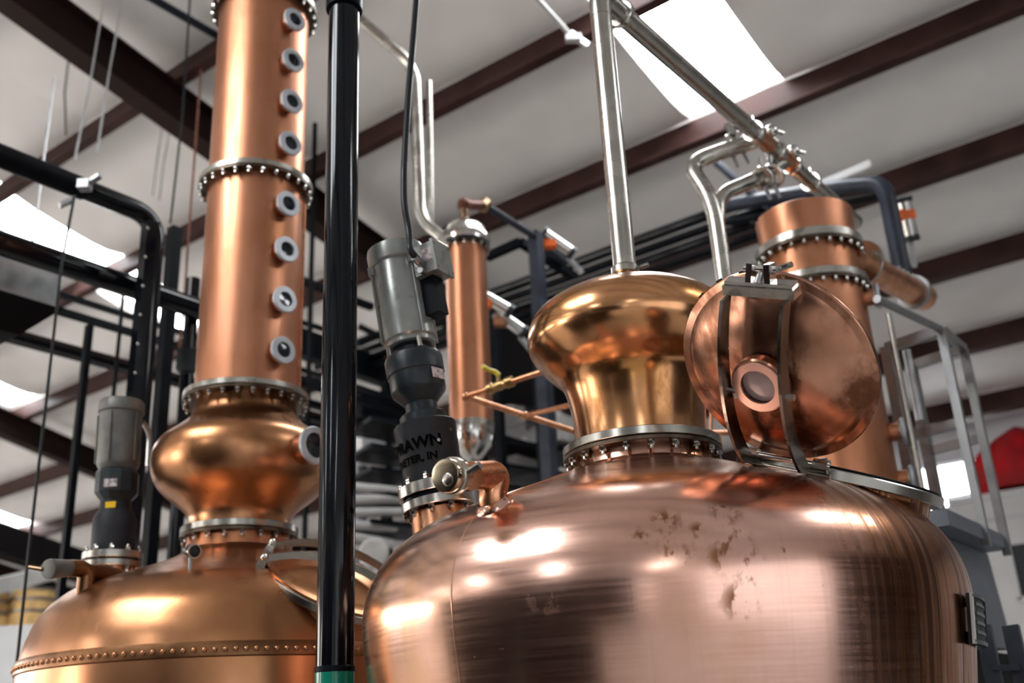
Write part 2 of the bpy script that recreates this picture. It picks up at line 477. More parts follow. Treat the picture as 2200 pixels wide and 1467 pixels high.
def purlin(s, sg=1):                # Z section: web, flanges with lips
    mb = MB(); D, Fw, t = .28, .085, .006
    sec = [(-.0, .04), (-.0, -D + .04)]
    mb.hexa([roof(PMIN, sg * s, .04 - D), roof(PMAX, sg * s, .04 - D), roof(PMAX, sg * (s + t), .04 - D), roof(PMIN, sg * (s + t), .04 - D)],
            [roof(PMIN, sg * s, .04), roof(PMAX, sg * s, .04), roof(PMAX, sg * (s + t), .04), roof(PMIN, sg * (s + t), .04)])
    a, b = s - Fw, s
    mb.hexa([roof(PMIN, sg * a, .04 - D - t), roof(PMAX, sg * a, .04 - D - t), roof(PMAX, sg * b, .04 - D - t), roof(PMIN, sg * b, .04 - D - t)],
            [roof(PMIN, sg * a, .04 - D), roof(PMAX, sg * a, .04 - D), roof(PMAX, sg * b, .04 - D), roof(PMIN, sg * b, .04 - D)])
    mb.hexa([roof(PMIN, sg * a, .04 - D), roof(PMAX, sg * a, .04 - D), roof(PMAX, sg * (a + t), .04 - D), roof(PMIN, sg * (a + t), .04 - D)],
            [roof(PMIN, sg * a, .065 - D), roof(PMAX, sg * a, .065 - D), roof(PMAX, sg * (a + t), .065 - D), roof(PMIN, sg * (a + t), .065 - D)])
    return mb.build('purlin', M['brown'], ceil)
for s in PUR:
    if s > .3: purlin(s)
for s in (1.2, 4.1, 5.7, 7.4, 8.9, 10.3, 12): purlin(s, -1)
def rafter(p, lo=.24, depth=.38):
    mb = MB()
    for sg in (1, -1):
        for a, b, w in ((lo, lo + .02, .2), (lo + .02, lo + depth - .02, .012), (lo + depth - .02, lo + depth, .2)):
            mb.hexa([roof(p - w / 2, 0, -b), roof(p + w / 2, 0, -b), roof(p + w / 2, sg * SMAX, -b), roof(p - w / 2, sg * SMAX, -b)],
                    [roof(p - w / 2, 0, -a), roof(p + w / 2, 0, -a), roof(p + w / 2, sg * SMAX, -a), roof(p - w / 2, sg * SMAX, -a)])
    return mb.build('rafter', M['brown_dk'], ceil)
for p in (6.85, 14.6, 21.8): rafter(p)

# ------------------------------------------------------------------ shared small parts
def bolt_mesh(r, h, mat, name='bolt'):  # hex head with a rounded stud, along +Z
    mb = MB()
    mb.lathe([(r, 0), (r, h * .55), (r * .92, h * .6)], (0, 0, 0), (0, 0, 1), 6)
    mb.lathe([(r * .55, h * .55), (r * .55, h * .95), (r * .35, h)], (0, 0, 0), (0, 0, 1), 8)
    return mb.mesh(name, mat)
BOLT = bolt_mesh(.011, .026, M['steel_bright'])
BOLT_S = bolt_mesh(.008, .018, M['steel_bright'])
RIVET = MB().lathe([(.010, 0), (.009, .004), (.006, .008), (.002, .0095)], (0, 0, 0), (0, 0, 1), 10).mesh('rivet', M['copper_dark'])
def bolt_circle(parent, c, r, n, me, ax=V((0, 0, -1)), a0=0, keep=None):
    c = V(c); ax = V(ax).normalized(); e1 = ax.orthogonal().normalized() if abs(ax.z) < .99 else V((1, 0, 0)); e2 = ax.cross(e1)
    for k in range(n):
        a = a0 + 2 * PI * k / n
        p = c + (e1 * math.cos(a) + e2 * math.sin(a)) * r
        if keep and not keep(p): continue
        inst('bolt', me, frame(p, ax), parent)
def flange_pair(root, name, c, ro, ri, z0, z1, n, seg=72, mat='steel', me=None):
    h = .014
    f = MB().ringband((c.x, c.y, z0), (0, 0, 1), ro, ri, h, seg).build(name, M['flange_dark'], root)  # shade under the flange put into the lower ring's dark colour
    MB().ringband((c.x, c.y, z0 + h), (0, 0, 1), ro - .004, ri, .003, seg, .0005).build('gasket', M['black_matt'], f)
    MB().ringband((c.x, c.y, z0 + h + .003), (0, 0, 1), ro, ri, z1 - z0 - h - .003, seg).build('upper_ring', M[mat], f)
    near = lambda p: (p - V((c.x, c.y, p.z))).dot(V((c.x, c.y, 0))) < ro * .35 * V((c.x, c.y, 0)).length
    bolt_circle(f, (c.x, c.y, z0), ro - .013, n, me or BOLT, keep=near)
    return f

# ------------------------------------------------------------------ the large pot still on the right
a1 = R(7.0)
AX1 = V((3.3 * math.sin(a1), 3.3 * math.cos(a1), 0))
BODY1 = spline([(.226, 2.392), (.33, 2.360), (.45, 2.312), (.60, 2.258), (.73, 2.202), (.822, 2.130), (.872, 2.050), (.892, 1.965), (.888, 1.870), (.868, 1.74), (.84, 1.58), (.80, 1.35), (.75, 1.1), (.62, .9), (.3, .8), (.02, .78)], 6)
def body1_r(z):
    for (ra, za), (rb, zb) in zip(BODY1, BODY1[1:]):
        if zb <= z <= za: return ra + (rb - ra) * (za - z) / (za - zb + 1e-9)
    return 0
def hit(x, y, prof, ax):            # first point of a lathe surface along the pixel's ray
    r = ray(x, y); t = .5
    def inside(q):
        rr = math.hypot(q.x - ax.x, q.y - ax.y)
        for (ra, za), (rb, zb) in zip(prof, prof[1:]):
            lo, hi = min(za, zb), max(za, zb)
            if lo <= q.z <= hi: return rr < ra + (rb - ra) * (za - q.z) / (za - zb + 1e-9)
        return False
    while t < 9:
        q = EYE + r * t
        if inside(q): return q
        t += .004
    return None
def lathe_normal(prof, ax, q):
    best = None
    for (ra, za), (rb, zb) in zip(prof, prof[1:]):
        if min(za, zb) <= q.z <= max(za, zb): best = (rb - ra, zb - za)
    dr, dz = best
    e = (q - V((ax.x, ax.y, q.z))).normalized()
    n = e * (-dz) + V((0, 0, 1)) * dr
    n = n if n.dot(e) > 0 or n.z > 0 else -n
    return n.normalized()

# polished copper of the front still, with spotting, hand marks and drip stains of their own shape
t = NT('copper_front_still'); o = t.obj()
sep = t.n('SeparateXYZ', {0: o})
ang = t.math('ARCTAN2', sep.outputs[1], sep.outputs[0])
cyl = t.n('CombineXYZ', {0: ang, 1: sep.outputs[2], 2: 0.0}).outputs[0]
brush_h = t.noise(t.scaled(cyl, (1.2, 60, 1)), 2.0, 4, .6)
brush_v = t.noise(t.scaled(cyl, (60, .9, 1)), 1.6, 4, .6)
patch = t.rng(t.noise(o, 2.3, 5, .6), .42, .66)
spots = t.rng(t.noise(o, 42, 3, .6), .69, .74)
spots = t.math('MULTIPLY', spots, t.rng(t.noise(o, 3.1, 2), .48, .62))
marks = 0.0
for px, py, rad in ((1585, 1185, .085), (1452, 1182, .055), (1545, 1195, .04), (1610, 1230, .04), (1378, 1150, .03), (1560, 1100, .05), (1590, 1290, .06), (1170, 1285, .06), (1500, 1140, .03), (1845, 1310, .03), (1430, 1120, .05)):
    h_ = hit(px, py, BODY1, AX1)
    if h_ is None: continue
    d_ = t.n('VectorMath', {0: o, 1: tuple(h_ - AX1)}, operation='DISTANCE').outputs['Value']
    marks = t.math('MAXIMUM', marks, t.rng(d_, rad, rad * .25))
marks = t.math('MULTIPLY', marks, t.rng(t.noise(t.scaled(o, (1, 1, .6)), 34, 3, .6), .50, .60))
# drips run down the right-hand flank below the manhole
zone = t.math('MULTIPLY', t.rng(ang, -1.30, -.90), t.rng(ang, .9, .3))
dr1 = t.rng(t.noise(t.scaled(cyl, (34, .5, 1)), 1.5, 3, .55), .52, .60)
dr2 = t.rng(t.noise(t.scaled(cyl, (95, .9, 1)), 1.2, 2, .5), .57, .63)
drip = t.math('MULTIPLY', t.math('MAXIMUM', dr1, t.math('MULTIPLY', dr2, .8)), zone)
red_brown = t.math('MULTIPLY', t.rng(t.noise(t.scaled(cyl, (9, 1.6, 1)), 1.6, 5, .65), .28, .52), zone)  # broad orange-brown tint over the right-hand flank
base = t.mix(patch, (.78, .480, .390, 1), (.70, .395, .29, 1))
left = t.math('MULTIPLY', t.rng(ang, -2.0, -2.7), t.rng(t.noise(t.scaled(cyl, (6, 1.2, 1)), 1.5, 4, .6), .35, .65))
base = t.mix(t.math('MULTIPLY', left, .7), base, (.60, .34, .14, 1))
base = t.mix(t.rng(brush_v, .45, .75, 0, .3), base, (.62, .37, .265, 1))
base = t.mix(t.math('MULTIPLY', red_brown, .9), base, (.46, .18, .06, 1))
base = t.mix(t.math('MULTIPLY', drip, .95), base, (.10, .035, .015, 1))
base = t.mix(t.math('MULTIPLY', t.math('MAXIMUM', marks, spots), .9), base, (.20, .075, .025, 1))
t.set(t.b.inputs['Base Color'], base)
t.b.inputs['Metallic'].default_value = 1
rr = t.rng(brush_h, .3, .7, .18, .25)
rr = t.math('ADD', rr, t.math('MULTIPLY', t.math('MAXIMUM', t.math('MAXIMUM', marks, spots), drip), .18))
t.set(t.b.inputs['Roughness'], rr)
t.bump(t.math('ADD', brush_h, t.math('MULTIPLY', brush_v, .8)), .022, .004)
M['copper_front'] = t.m

ST1 = thing('pot_still', AX1, 'large polished copper pot still with onion head and open hatch, nearest the camera', 'still', 'copper pot stills')
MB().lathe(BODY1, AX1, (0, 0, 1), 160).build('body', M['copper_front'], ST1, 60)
MB().lathe([(.70, .02), (.70, 1.06), (.66, 1.06), (.66, .02)], AX1, (0, 0, 1), 64, False).build('base_skirt', M['steel_dull'], ST1)
MB().lathe([(.240, 2.372), (.240, 2.384), (.232, 2.394), (.228, 2.40), (.226, 2.442)], AX1, (0, 0, 1), 96).build('neck_collar', M['copper_front'], ST1)
flange_pair(ST1, 'neck_flange', AX1, .256, .20, 2.436, 2.480, 20, 96)
HELM = spline([(.212, 2.478), (.214, 2.545), (.224, 2.627), (.246, 2.70), (.303, 2.757), (.350, 2.838), (.328, 2.930), (.245, 2.992), (.150, 3.020), (.055, 3.034)], 6)
MB().lathe(HELM, AX1, (0, 0, 1), 128, False).build('onion_head', M['copper_helmet'], ST1, 60)
MB().lathe([(.052, 3.022), (.040, 3.05), (.034, 3.075), (.034, 3.11)], AX1, (0, 0, 1), 40).build('head_outlet', M['copper_pipe'], ST1)
cl = MB().lathe([(.044, 3.088), (.049, 3.094), (.049, 3.116), (.044, 3.122)], AX1, (0, 0, 1), 40).build('pipe_clamp', M['steel'], ST1)
MB().cyl(AX1 + V((.05, -.03, 3.105)), AX1 + V((.075, -.05, 3.105)), .008, seg=8).build('clamp_screw', M['steel_bright'], cl)
# vertical weld seam on the left flank
q0 = hit(985, 1180, BODY1, AX1)
sa = math.atan2(q0.y - AX1.y, q0.x - AX1.x)
pts = []
for r_, z_ in BODY1:
    if 1.2 < z_ < 2.34:
        pts.append(AX1 + V((math.cos(sa) * (r_ - .0015), math.sin(sa) * (r_ - .0015), z_)))
MB().tube(pts, .003, 6).build('weld_seam', M['copper_front'], ST1)
# name plate on the right flank
npos = V((0, 0, 0))
zz = 1.6 + 3.1 * ray(2055, 1340).z
def arc_plate(a0, a1, z0, z1, off, th, n=6):       # plate bent round the flank, standing off the copper
    mb = MB(); ring = []
    for k_ in range(n + 1):
        a_ = a0 + (a1 - a0) * k_ / n; e_ = V((math.cos(a_), math.sin(a_), 0))
        r0, r1 = body1_r(z0) + off, body1_r(z1) + off
        ring.append([AX1 + e_ * r0 + V((0, 0, z0)), AX1 + e_ * (r0 + th) + V((0, 0, z0)), AX1 + e_ * (r1 + th) + V((0, 0, z1)), AX1 + e_ * r1 + V((0, 0, z1))])
    for k_ in range(n): mb.hexa(ring[k_], ring[k_ + 1])
    return mb
na0, na1 = R(-37), R(-21)
npl = arc_plate(na0, na1, zz - .062, zz + .062, .012, .010).build('name_plate', M['housing'], ST1)
for a0_, a1_, z0_, z1_, mt_ in ((na0, na1, zz + .052, zz + .062, 'gear'), (na0, na1, zz - .062, zz - .052, 'gear'), (na0 - .004, na0 + .014, zz - .062, zz + .062, 'pvc'), (na1 - .012, na1, zz - .062, zz + .062, 'gear')):
    arc_plate(a0_, a1_, z0_, z1_, .022, .006).build('plate_rim', M[mt_], npl)
for r_ in range(4):
    arc_plate(na0 + .05, na1 - .04 - .02 * (r_ % 3), zz + .034 - .023 * r_, zz + .042 - .023 * r_, .022, .002).build('plate_line', M['motor2'], npl)
for a_ in (na0 + .04, na1 - .04):
    arc_plate(a_ - .01, a_ + .01, zz - .03, zz + .03, -.01, .024).build('plate_stud', M['steel'], npl)

# manhole neck, ring and open lid
psi = R(40)
mh_n = V((math.sin(R(21)) * math.cos(psi), -math.sin(R(21)) * math.sin(psi), math.cos(R(21))))
mh_c = at(1795, 1046, 3.12)
MB().lathe([(.29, -.13), (.270, -.06), (.262, -.03), (.260, .0)], mh_c, mh_n, 72, False).build('manhole_neck', M['copper_front'], ST1, 60)
mring = MB().ringband(mh_c, mh_n, .290, .245, .030, 72, .003).build('manhole_ring', M['steel'], ST1)
MB().ringband(mh_c + mh_n * .03, mh_n, .28, .25, .008, 72, .002).build('gasket', M['black_matt'], mring)
H = at(1688, 987, 2.86)
nl = (RT * -.583 + UP * -.417 + FW * -.695).normalized()
ul = (RT * -.2 + UP * .98 + FW * -.42); ul = (ul - nl * ul.dot(nl)).normalized()
wl_ = ul.cross(nl).normalized()
KL = .865
LC = H + ul * .325 * KL
LR = .312
lidM = frame(LC, nl, ul)
Lw = lambda u, w, n: LC + (ul * u + wl_ * w + nl * n) * KL
sk = lambda pr: [(r * KL, z * KL) for r, z in pr]
def lid_h(r): return .085 * (1 - (min(r, .285) / .285) ** 2.3)
lp = [(LR - .004, -.012), (LR, -.008), (LR, .004), (LR - .004, .008), (.286, .009)] + [(.285 * k / 14, .010 + lid_h(.285 * k / 14)) for k in range(14, -1, -1)]
lid = MB().lathe(sk(lp), LC, nl, 96).build('manhole_lid', M['copper_lid'], ST1, 50)
MB().ringband(LC - nl * .016, nl, (LR - .012) * KL, .27 * KL, .005, 96, .001).build('seal_ring', M['housing'], lid)
for k in range(46):                 # ragged seal edge along the left rim
    a = 2 * PI * k / 46
    MBp = LC + (ul * math.cos(a) + wl_ * math.sin(a)) * (LR + .001) * KL - nl * .006
    if k % 2 == 0 and (ul * math.cos(a) + wl_ * math.sin(a)).dot(RT) < -.35: inst('seal_tab', cache.setdefault('tab', MB().box((0, 0, 0), (.006, .018, .006)).mesh('seal_tab', M['housing'])), frame(MBp, nl, ul * math.cos(a) + wl_ * math.sin(a)), lid)
# sight glass in the lid
gb = .128
MB().lathe(sk([(.088, gb - .03), (.088, gb), (.083, gb + .006), (.056, gb + .006), (.056, gb - .012)]), LC, nl, 56, False).build('sight_ring', M['copper_lid'], lid)
MB().ringband(LC + nl * (gb + .004) * KL, nl, .080 * KL, .054 * KL, .006, 56, .001).build('sight_clamp', M['pale_copper'], lid)
MB().lathe(sk([(.055, gb - .016), (.055, gb - .010), (.03, gb - .008), (.001, gb - .007)]), LC, nl, 40).build('sight_pane', M['glass_pale'], lid)
for sw in (-.092, .092):            # two flat straps standing on edge, bowed over the dish
    mb = MB(); ns = 20; ring = []
    for k in range(ns + 1):
        u = -.355 + (.355 + .262) * k / ns
        n0 = .026 + .105 * max(0, 1 - (abs(u) / .33) ** 2.2)
        if u < -.30: n0 = .030 - .06 * ((-.30 - u) / .055)
        hh = .056
        ring.append([Lw(u, sw - .005, n0), Lw(u, sw + .005, n0), Lw(u, sw + .005, n0 + hh), Lw(u, sw - .005, n0 + hh)])
    for k in range(ns): mb.hexa(ring[k], ring[k + 1])
    MBs = mb.build('lid_strap', M['strap'], lid)
    for nn in (.0, .012):
        mb2 = MB().cyl(Lw(-.02, sw - .02 * (1 if sw > 0 else -1), .135), Lw(-.02, sw + .018 * (1 if sw > 0 else -1), .135), .009, seg=8)
    mb2.build('strap_bolt', M['steel_bright'], MBs)
    mb3 = MB().bar(Lw(-.03, sw * .93, .128), Lw(-.03, sw * .70, .108), .040, .010, nl)
    mb3.build('sight_lug', M['steel'], MBs)
brk = MB().box(Lw(.275, 0, .052), (.026, .19, .046), Matrix((ul, wl_, nl)).transposed()).build('clamp_bracket', M['steel'], lid)
MB().box(Lw(.295, 0, .052), (.012, .18, .036), Matrix((ul, wl_, nl)).transposed()).build('bracket_plate', M['steel_bright'], brk)
for s_ in (-1, 1):                  # forked clamp lug on the bracket
    mb = MB()
    mb.bar(Lw(.295, s_ * .030, .052), Lw(.352, s_ * .026, .040), .016, .036, nl)
    mb.build('fork_lug', M['steel_bright'], brk)
MB().cyl(Lw(.335, -.05, .045), Lw(.335, .05, .045), .008, seg=10).build('fork_pin', M['steel_bright'], brk)
MB().cyl(Lw(.30, 0, .075), Lw(.335, 0, .03), .010, seg=10).build('swing_bolt', M['steel_dull'], brk)
MB().tube([Lw(.325, .02, .03), Lw(.335, .06, .02), Lw(.345, .085, .02)], .008, 8).build('wing_handle', M['steel_bright'], brk)
# hinge between ring and lid
hx = wl_
hinge = MB().cyl(H - hx * .125, H + hx * .125, .010, seg=12).build('hinge_pin', M['steel_bright'], ST1)
MB().cyl(H - hx * .12 - V((0, 0, .028)), H + hx * .12 - V((0, 0, .028)), .007, seg=10).build('hinge_rod', M['steel'], hinge)
for s_ in (-.10, .10):
    b0 = H + hx * s_
    MB().bar(b0 + V((0, 0, .02)), b0 + V((.012, .03, -.085)), .022, .030, hx).build('hinge_lug', M['steel_dull'], hinge)
    MB().cyl(b0 - hx * .02, b0 + hx * .02, .019, seg=8).build('hinge_nut', M['steel'], hinge)

# elbow port with a clamped steel cap on the left shoulder
pb = hit(1062, 1086, BODY1, AX1)
pn = lathe_normal(BODY1, AX1, pb)
pe = at(962, 1022, math.hypot(pb.x, pb.y) - .17)
pk = pb + V((0.012, 0, .078))
MB().tube([pb - pn * .03, pb + pn * .02, pk + V((0, 0, .005)), pk + (pe - pk) * .55], .037, 28, .075, 10).build('elbow_port', M['copper_pipe'], ST1)
MB().lathe([(.054, -.006), (.050, .006), (.039, .016)], pb, pn, 36, False).build('port_weld', M['copper_front'], ST1)
pd_ = (pe - pk).normalized()
cap = MB().lathe([(.038, -.055), (.038, -.014), (.042, -.012), (.043, -.004), (.043, .006), (.040, .012), (.03, .013), (.001, .013)], pe, pd_, 40).build('port_cap', M['warm_cap'], ST1)
MB().ringband(pe - pd_ * .03, pd_, .047, .036, .018, 36).build('clamp_band', M['steel'], cap)
side_ = pd_.cross(V((0, 0, 1))).normalized()
MB().cyl(pe - side_ * .05 - pd_ * .02, pe - side_ * .085 - pd_ * .02 + V((0, 0, .012)), .010, seg=8).build('wing_nut', M['steel_bright'], cap)
MB().lathe([(.016, .012), (.016, .018), (.012, .020)], pe + V((.010, 0, -.010)), pd_, 20).build('cap_boss', M['steel'], cap)

# ------------------------------------------------------------------ agitators
def curved_text(body, size, c, ax, r, right, start, z, mat, parent):
    cu = bpy.data.curves.new('lettering', 'FONT'); cu.body = body; cu.size = size; cu.offset = size * .035
    o = bpy.data.objects.new('tmp_text', cu); col.objects.link(o)
    dg = bpy.context.evaluated_depsgraph_get(); dg.update()
    me = bpy.data.meshes.new_from_object(o.evaluated_get(dg))
    bpy.data.objects.remove(o); bpy.data.curves.remove(cu)
    bm = bmesh.new(); bm.from_mesh(me)
    bmesh.ops.subdivide_edges(bm, edges=[e for e in bm.edges if e.calc_length() > size * .25], cuts=2)
    ax = V(ax).normalized(); f0 = right.cross(ax).normalized()
    if f0.dot(EYE - V(c)) < 0: f0 = -f0
    org = root_loc(parent)
    for v in bm.verts:
        a = start + v.co.x / r
        v.co = V(c) + ax * (z + v.co.y) + (f0 * math.cos(a) + right * math.sin(a)) * (r + .0012) - org
    bm.to_mesh(me); bm.free()
    me.name = 'lettering'; me.materials.clear(); me.materials.append(mat)
    o = bpy.data.objects.new('lettering', me); col.objects.link(o); o.parent = parent
    return o
B1, T1 = at(941, 1086, 3.47), at(846, 522, 3.50)
mx = (T1 - B1).normalized(); ML = (T1 - B1).length
rgt = (RT - mx * RT.dot(mx)).normalized()
AG1 = thing('agitator_motor', B1, 'tilted agitator with grey motor on a black gearbox beside the onion head', 'motor', 'still agitators')
mount = MB().lathe([(.110, -.20), (.100, -.10), (.094, -.02)], B1, mx, 40, False).build('mount_neck', M['copper_pipe'], AG1)
L_ = ML
fr = lambda y: (1086 - y - 15) / (1086 - 522) * L_       # distance along the axis for an image row
lf = MB().ringband(B1 + mx * (-.015), mx, .122, .06, .030, 48).build('lower_flange', M['steel'], AG1)
bolt_circle(lf, B1 + mx * (-.015), .108, 10, BOLT, -mx)
MB().ringband(B1 + mx * .015, mx, .112, .05, .016, 48).build('flange_gasket', M['black_matt'], lf)
uf = MB().ringband(B1 + mx * .031, mx, .126, .05, .038, 48).build('upper_flange', M['steel'], AG1)
bolt_circle(uf, B1 + mx * .069, .112, 10, BOLT, mx)
hz0, hz1 = .069, fr(912)
hs = MB().lathe([(.094, hz0), (.100, hz0 + .03), (.109, hz1 - .004), (.106, hz1), (.07, hz1)], B1, mx, 56).build('drive_housing', M['housing'], AG1)
curved_text('BRAWN', .056, B1, mx, .1065, rgt, -1.42, hz1 - .105, M['ink'], hs)
curved_text('EXETER, IN', .036, B1, mx, .1040, rgt, -1.42, hz1 - .150, M['ink'], hs)
f0 = rgt.cross(mx).normalized(); f0 = f0 if f0.dot(EYE - B1) > 0 else -f0
for a_, z_ in ((.38, hz1 - .09), (.9, hz1 - .05)):
    MB().cyl(B1 + mx * z_ + (f0 * math.cos(a_) + rgt * math.sin(a_)) * .10, B1 + mx * z_ + (f0 * math.cos(a_) + rgt * math.sin(a_)) * .111, .006, seg=10).build('set_screw', M['steel_bright'], hs)
MB().lathe([(.082, hz1), (.082, fr(893)), (.076, fr(890)), (.056, fr(885)), (.056, fr(866))], B1, mx, 48).build('shaft_collar', M['gear'], AG1)
gx = MB().lathe([(.058, fr(868)), (.066, fr(862)), (.094, fr(845)), (.098, fr(838)), (.098, fr(808)), (.103, fr(806)), (.104, fr(775)), (.099, fr(768)), (.062, fr(764)), (.062, fr(752)), (.074, fr(748)), (.074, fr(738))], B1, mx, 20).build('gearbox', M['gear'], AG1, 25)
mt = MB().lathe([(.082, fr(746)), (.088, fr(744)), (.088, fr(736)), (.097, fr(732)), (.0975, fr(722)), (.0975, fr(566)), (.094, fr(562))], B1, mx, 56).build('motor_body', M['motor'], AG1)
MB().lathe([(.100, fr(566)), (.106, fr(562)), (.107, fr(535)), (.104, fr(527)), (.06, fr(522)), (.001, fr(521))], B1, mx, 56).build('fan_cover', M['motor'], AG1)
for k in range(4):                  # gearbox bolts
    a = .4 + k * PI / 2
    MB().cyl(B1 + mx * fr(764) + (f0 * math.cos(a) + rgt * math.sin(a)) * .085, B1 + mx * fr(742) + (f0 * math.cos(a) + rgt * math.sin(a)) * .085, .009, seg=8).build('gear_bolt', M['steel'], gx)
for a in (-1.25, .55, 2.0, 3.6):    # tie rods along the motor
    p0 = B1 + mx * fr(735) + (f0 * math.cos(a) + rgt * math.sin(a)) * .103
    p1 = B1 + mx * fr(575) + (f0 * math.cos(a) + rgt * math.sin(a)) * .103
    rod = MB().cyl(p0, p1, .005, seg=8).build('tie_rod', M['motor'], mt)
    MB().box(p1, (.022, .022, .03), Matrix((rgt, mx.cross(rgt), mx)).transposed()).build('rod_lug', M['motor'], rod)
a = .9                              # printed label on the gearbox
lc = B1 + mx * fr(822) + (f0 * math.cos(a) + rgt * math.sin(a)) * .100
Ml = Matrix(((rgt * math.cos(a) - f0 * math.sin(a)), mx, (f0 * math.cos(a) + rgt * math.sin(a)))).transposed()
MB().box(lc, (.06, .038, .002), Ml).build('type_label', M['paper'], gx)
# terminal box with cable gland on the right of the motor
a = 1.05
o_ = f0 * math.cos(a) + rgt * math.sin(a); t_ = rgt * math.cos(a) - f0 * math.sin(a)
Mb = Matrix((t_, o_, mx)).transposed()
bc = B1 + mx * fr(588) + o_ * .142
tb = MB().box(bc, (.105, .085, .115), Mb).build('terminal_box', M['motor'], AG1)
MB().box(bc + o_ * .046, (.115, .012, .125), Mb).build('box_lid', M['motor'], tb)
MB().box(bc + o_ * .02 - t_ * .0535 + mx * .01, (.003, .06, .05), Mb).build('box_label', M['paper'], tb)
for sx in (-.045, .045):
    for sz in (-.048, .048):
        MB().cyl(bc + Mb @ V((sx, .05, sz)), bc + Mb @ V((sx, .057, sz)), .006, seg=8).build('box_screw', M['steel_bright'], tb)
gl = bc - t_ * .055 - o_ * .008 - mx * .02
gland = MB().cyl(gl, gl - t_ * .022, .018, seg=8).cyl(gl - t_ * .022, gl - t_ * .045 + mx * .012, .013, seg=12).build('cable_gland', M['steel_dull'], tb)
MB().cyl(gl - mx * .028, gl - mx * .028 - t_ * .02, .013, seg=8).build('blank_plug', M['steel_dull'], tb)
cx = B1 + mx * fr(655) + (f0 * math.cos(1.1) + rgt * math.sin(1.1)) * .125
MB().box(cx, (.06, .06, .16), Mb).build('capacitor_cover', M['black_matt'], AG1)
cg = gl - t_ * .045 + mx * .012
single('power_cable', MB().tube([cg + t_ * .02, cg - t_ * .02 + mx * .02, at(880, 500, 3.36), at(868, 440, 3.36), at(868, 360, 3.38), at(876, 220, 3.42), at(888, 80, 3.46), at(899, -60, 3.5), at(905, -200, 3.52)], .0125, 12, .12, 8),
       M['cable'], 'thick black power cable dropping from the roof to the grey motor', 'cable')

# ------------------------------------------------------------------ the column still on the left
a2 = R(-15.2)
AX2 = V((4.7 * math.sin(a2), 4.7 * math.cos(a2), 0))
BODY2 = spline([(.228, 2.44), (.27, 2.405), (.36, 2.365), (.482, 2.322), (.60, 2.281), (.685, 2.240), (.765, 2.160), (.805, 2.070), (.824, 1.99), (.830, 1.90), (.826, 1.6), (.81, 1.2), (.7, .95), (.3, .82), (.02, .8)], 6)
ST2 = thing('pot_still', AX2, 'copper still with riveted dome, bulb and tall windowed column, left of the black post', 'still', 'copper pot stills')
MB().lathe(BODY2, AX2, (0, 0, 1), 128).build('body', M['copper_dark'], ST2, 60)
MB().lathe([(.70, .02), (.70, 1.15), (.66, 1.15), (.66, .02)], AX2, (0, 0, 1), 64, False).build('base_skirt', M['steel_dull'], ST2)
band = MB().lathe([(.822, 1.982), (.834, 1.984), (.838, 1.970), (.838, 1.935), (.828, 1.930)], AX2, (0, 0, 1), 128, False).build('rivet_band', M['band'], ST2)
nr = 150
for k in range(nr):
    a = 2 * PI * k / nr
    e = V((math.cos(a), math.sin(a), 0))
    if e.dot(AX2.normalized()) > .15: continue
    inst('rivet', RIVET, frame(AX2 + e * .837 + V((0, 0, 1.955)), e), band)
MB().lathe([(.226, 2.43), (.224, 2.50)], AX2, (0, 0, 1), 72, False).build('neck_collar', M['copper_b'], ST2)
flange_pair(ST2, 'neck_flange', AX2, .252, .19, 2.490, 2.536, 20, 72)
BULB = spline([(.214, 2.534), (.222, 2.585), (.262, 2.630), (.325, 2.680), (.372, 2.735), (.394, 2.80), (.393, 2.865), (.368, 2.92), (.305, 2.972), (.248, 3.025), (.230, 3.075), (.228, 3.125)], 6)
MB().lathe(BULB, AX2, (0, 0, 1), 112, False).build('bulb', M['copper_dark'], ST2, 60)
flange_pair(ST2, 'bulb_flange', AX2, .282, .2, 3.105, 3.148, 26, 80)
MB().lathe([(.232, 3.146), (.232, 4.22)], AX2, (0, 0, 1), 96, False).build('column_section', M['copper_b'], ST2)
flange_pair(ST2, 'column_flange', AX2, .276, .2, 4.205, 4.250, 26, 80)
MB().lathe([(.232, 4.248), (.232, 5.29)], AX2, (0, 0, 1), 96, False).build('column_section', M['copper_b'], ST2)
flange_pair(ST2, 'column_flange', AX2, .276, .2, 5.275, 5.320, 26, 80)
MB().lathe([(.232, 5.318), (.232, 6.1), (.20, 6.2), (.02, 6.26)], AX2, (0, 0, 1), 72, False).build('column_section', M['copper_b'], ST2)
MB().tube([AX2 + V((.0, .0, 6.2)), AX2 + V((0, 0, 6.5)), AX2 + V((1.5, 1.2, 6.5))], .05, 14, .1).build('column_outlet', M['steel'], ST2)
# row of sight glasses up the column
toc = -AX2.normalized()
def sight(root, ax, ang_off, rim, px, py, dd, ro, ri, tube_r, rwall, glass='glass', name='sight_glass', steel='steel_bright'):
    z = at(px, py, dd).z
    e = Matrix.Rotation(ang_off, 3, 'Z') @ V((-ax.x, -ax.y, 0)).normalized()
    c = V((ax.x, ax.y, z)) + e * rwall
    s = MB().cyl(c - e * .05, c + e * rim, tube_r, seg=28).build(name, M['copper_b'], root)
    MB().ringband(c + e * rim, e, ro, ri, .018, 36, .003).build('rim', M['rim'], s)
    MB().ringband(c + e * (rim - .012), e, ro * .86, tube_r, .012, 36, .002).build('back_ring', M['steel'], s)
    MB().lathe([(ri, 0), (ri, .002), (.001, .003)], c + e * (rim + .004), e, 28).build('pane', M[glass], s)
    return s
for px, py in ((640, 40), (633, 127), (628, 215), (620, 305), (616, 435), (612, 533), (607, 641), (604, 750)):
    sight(ST2, AX2, R(33), .034, px, py, 4.46, .063, .036, .042, .232)
sight(ST2, AX2, R(39), .075, 648, 963, 4.40, .082, .055, .066, .375, name='large_sight_glass', steel='steel')
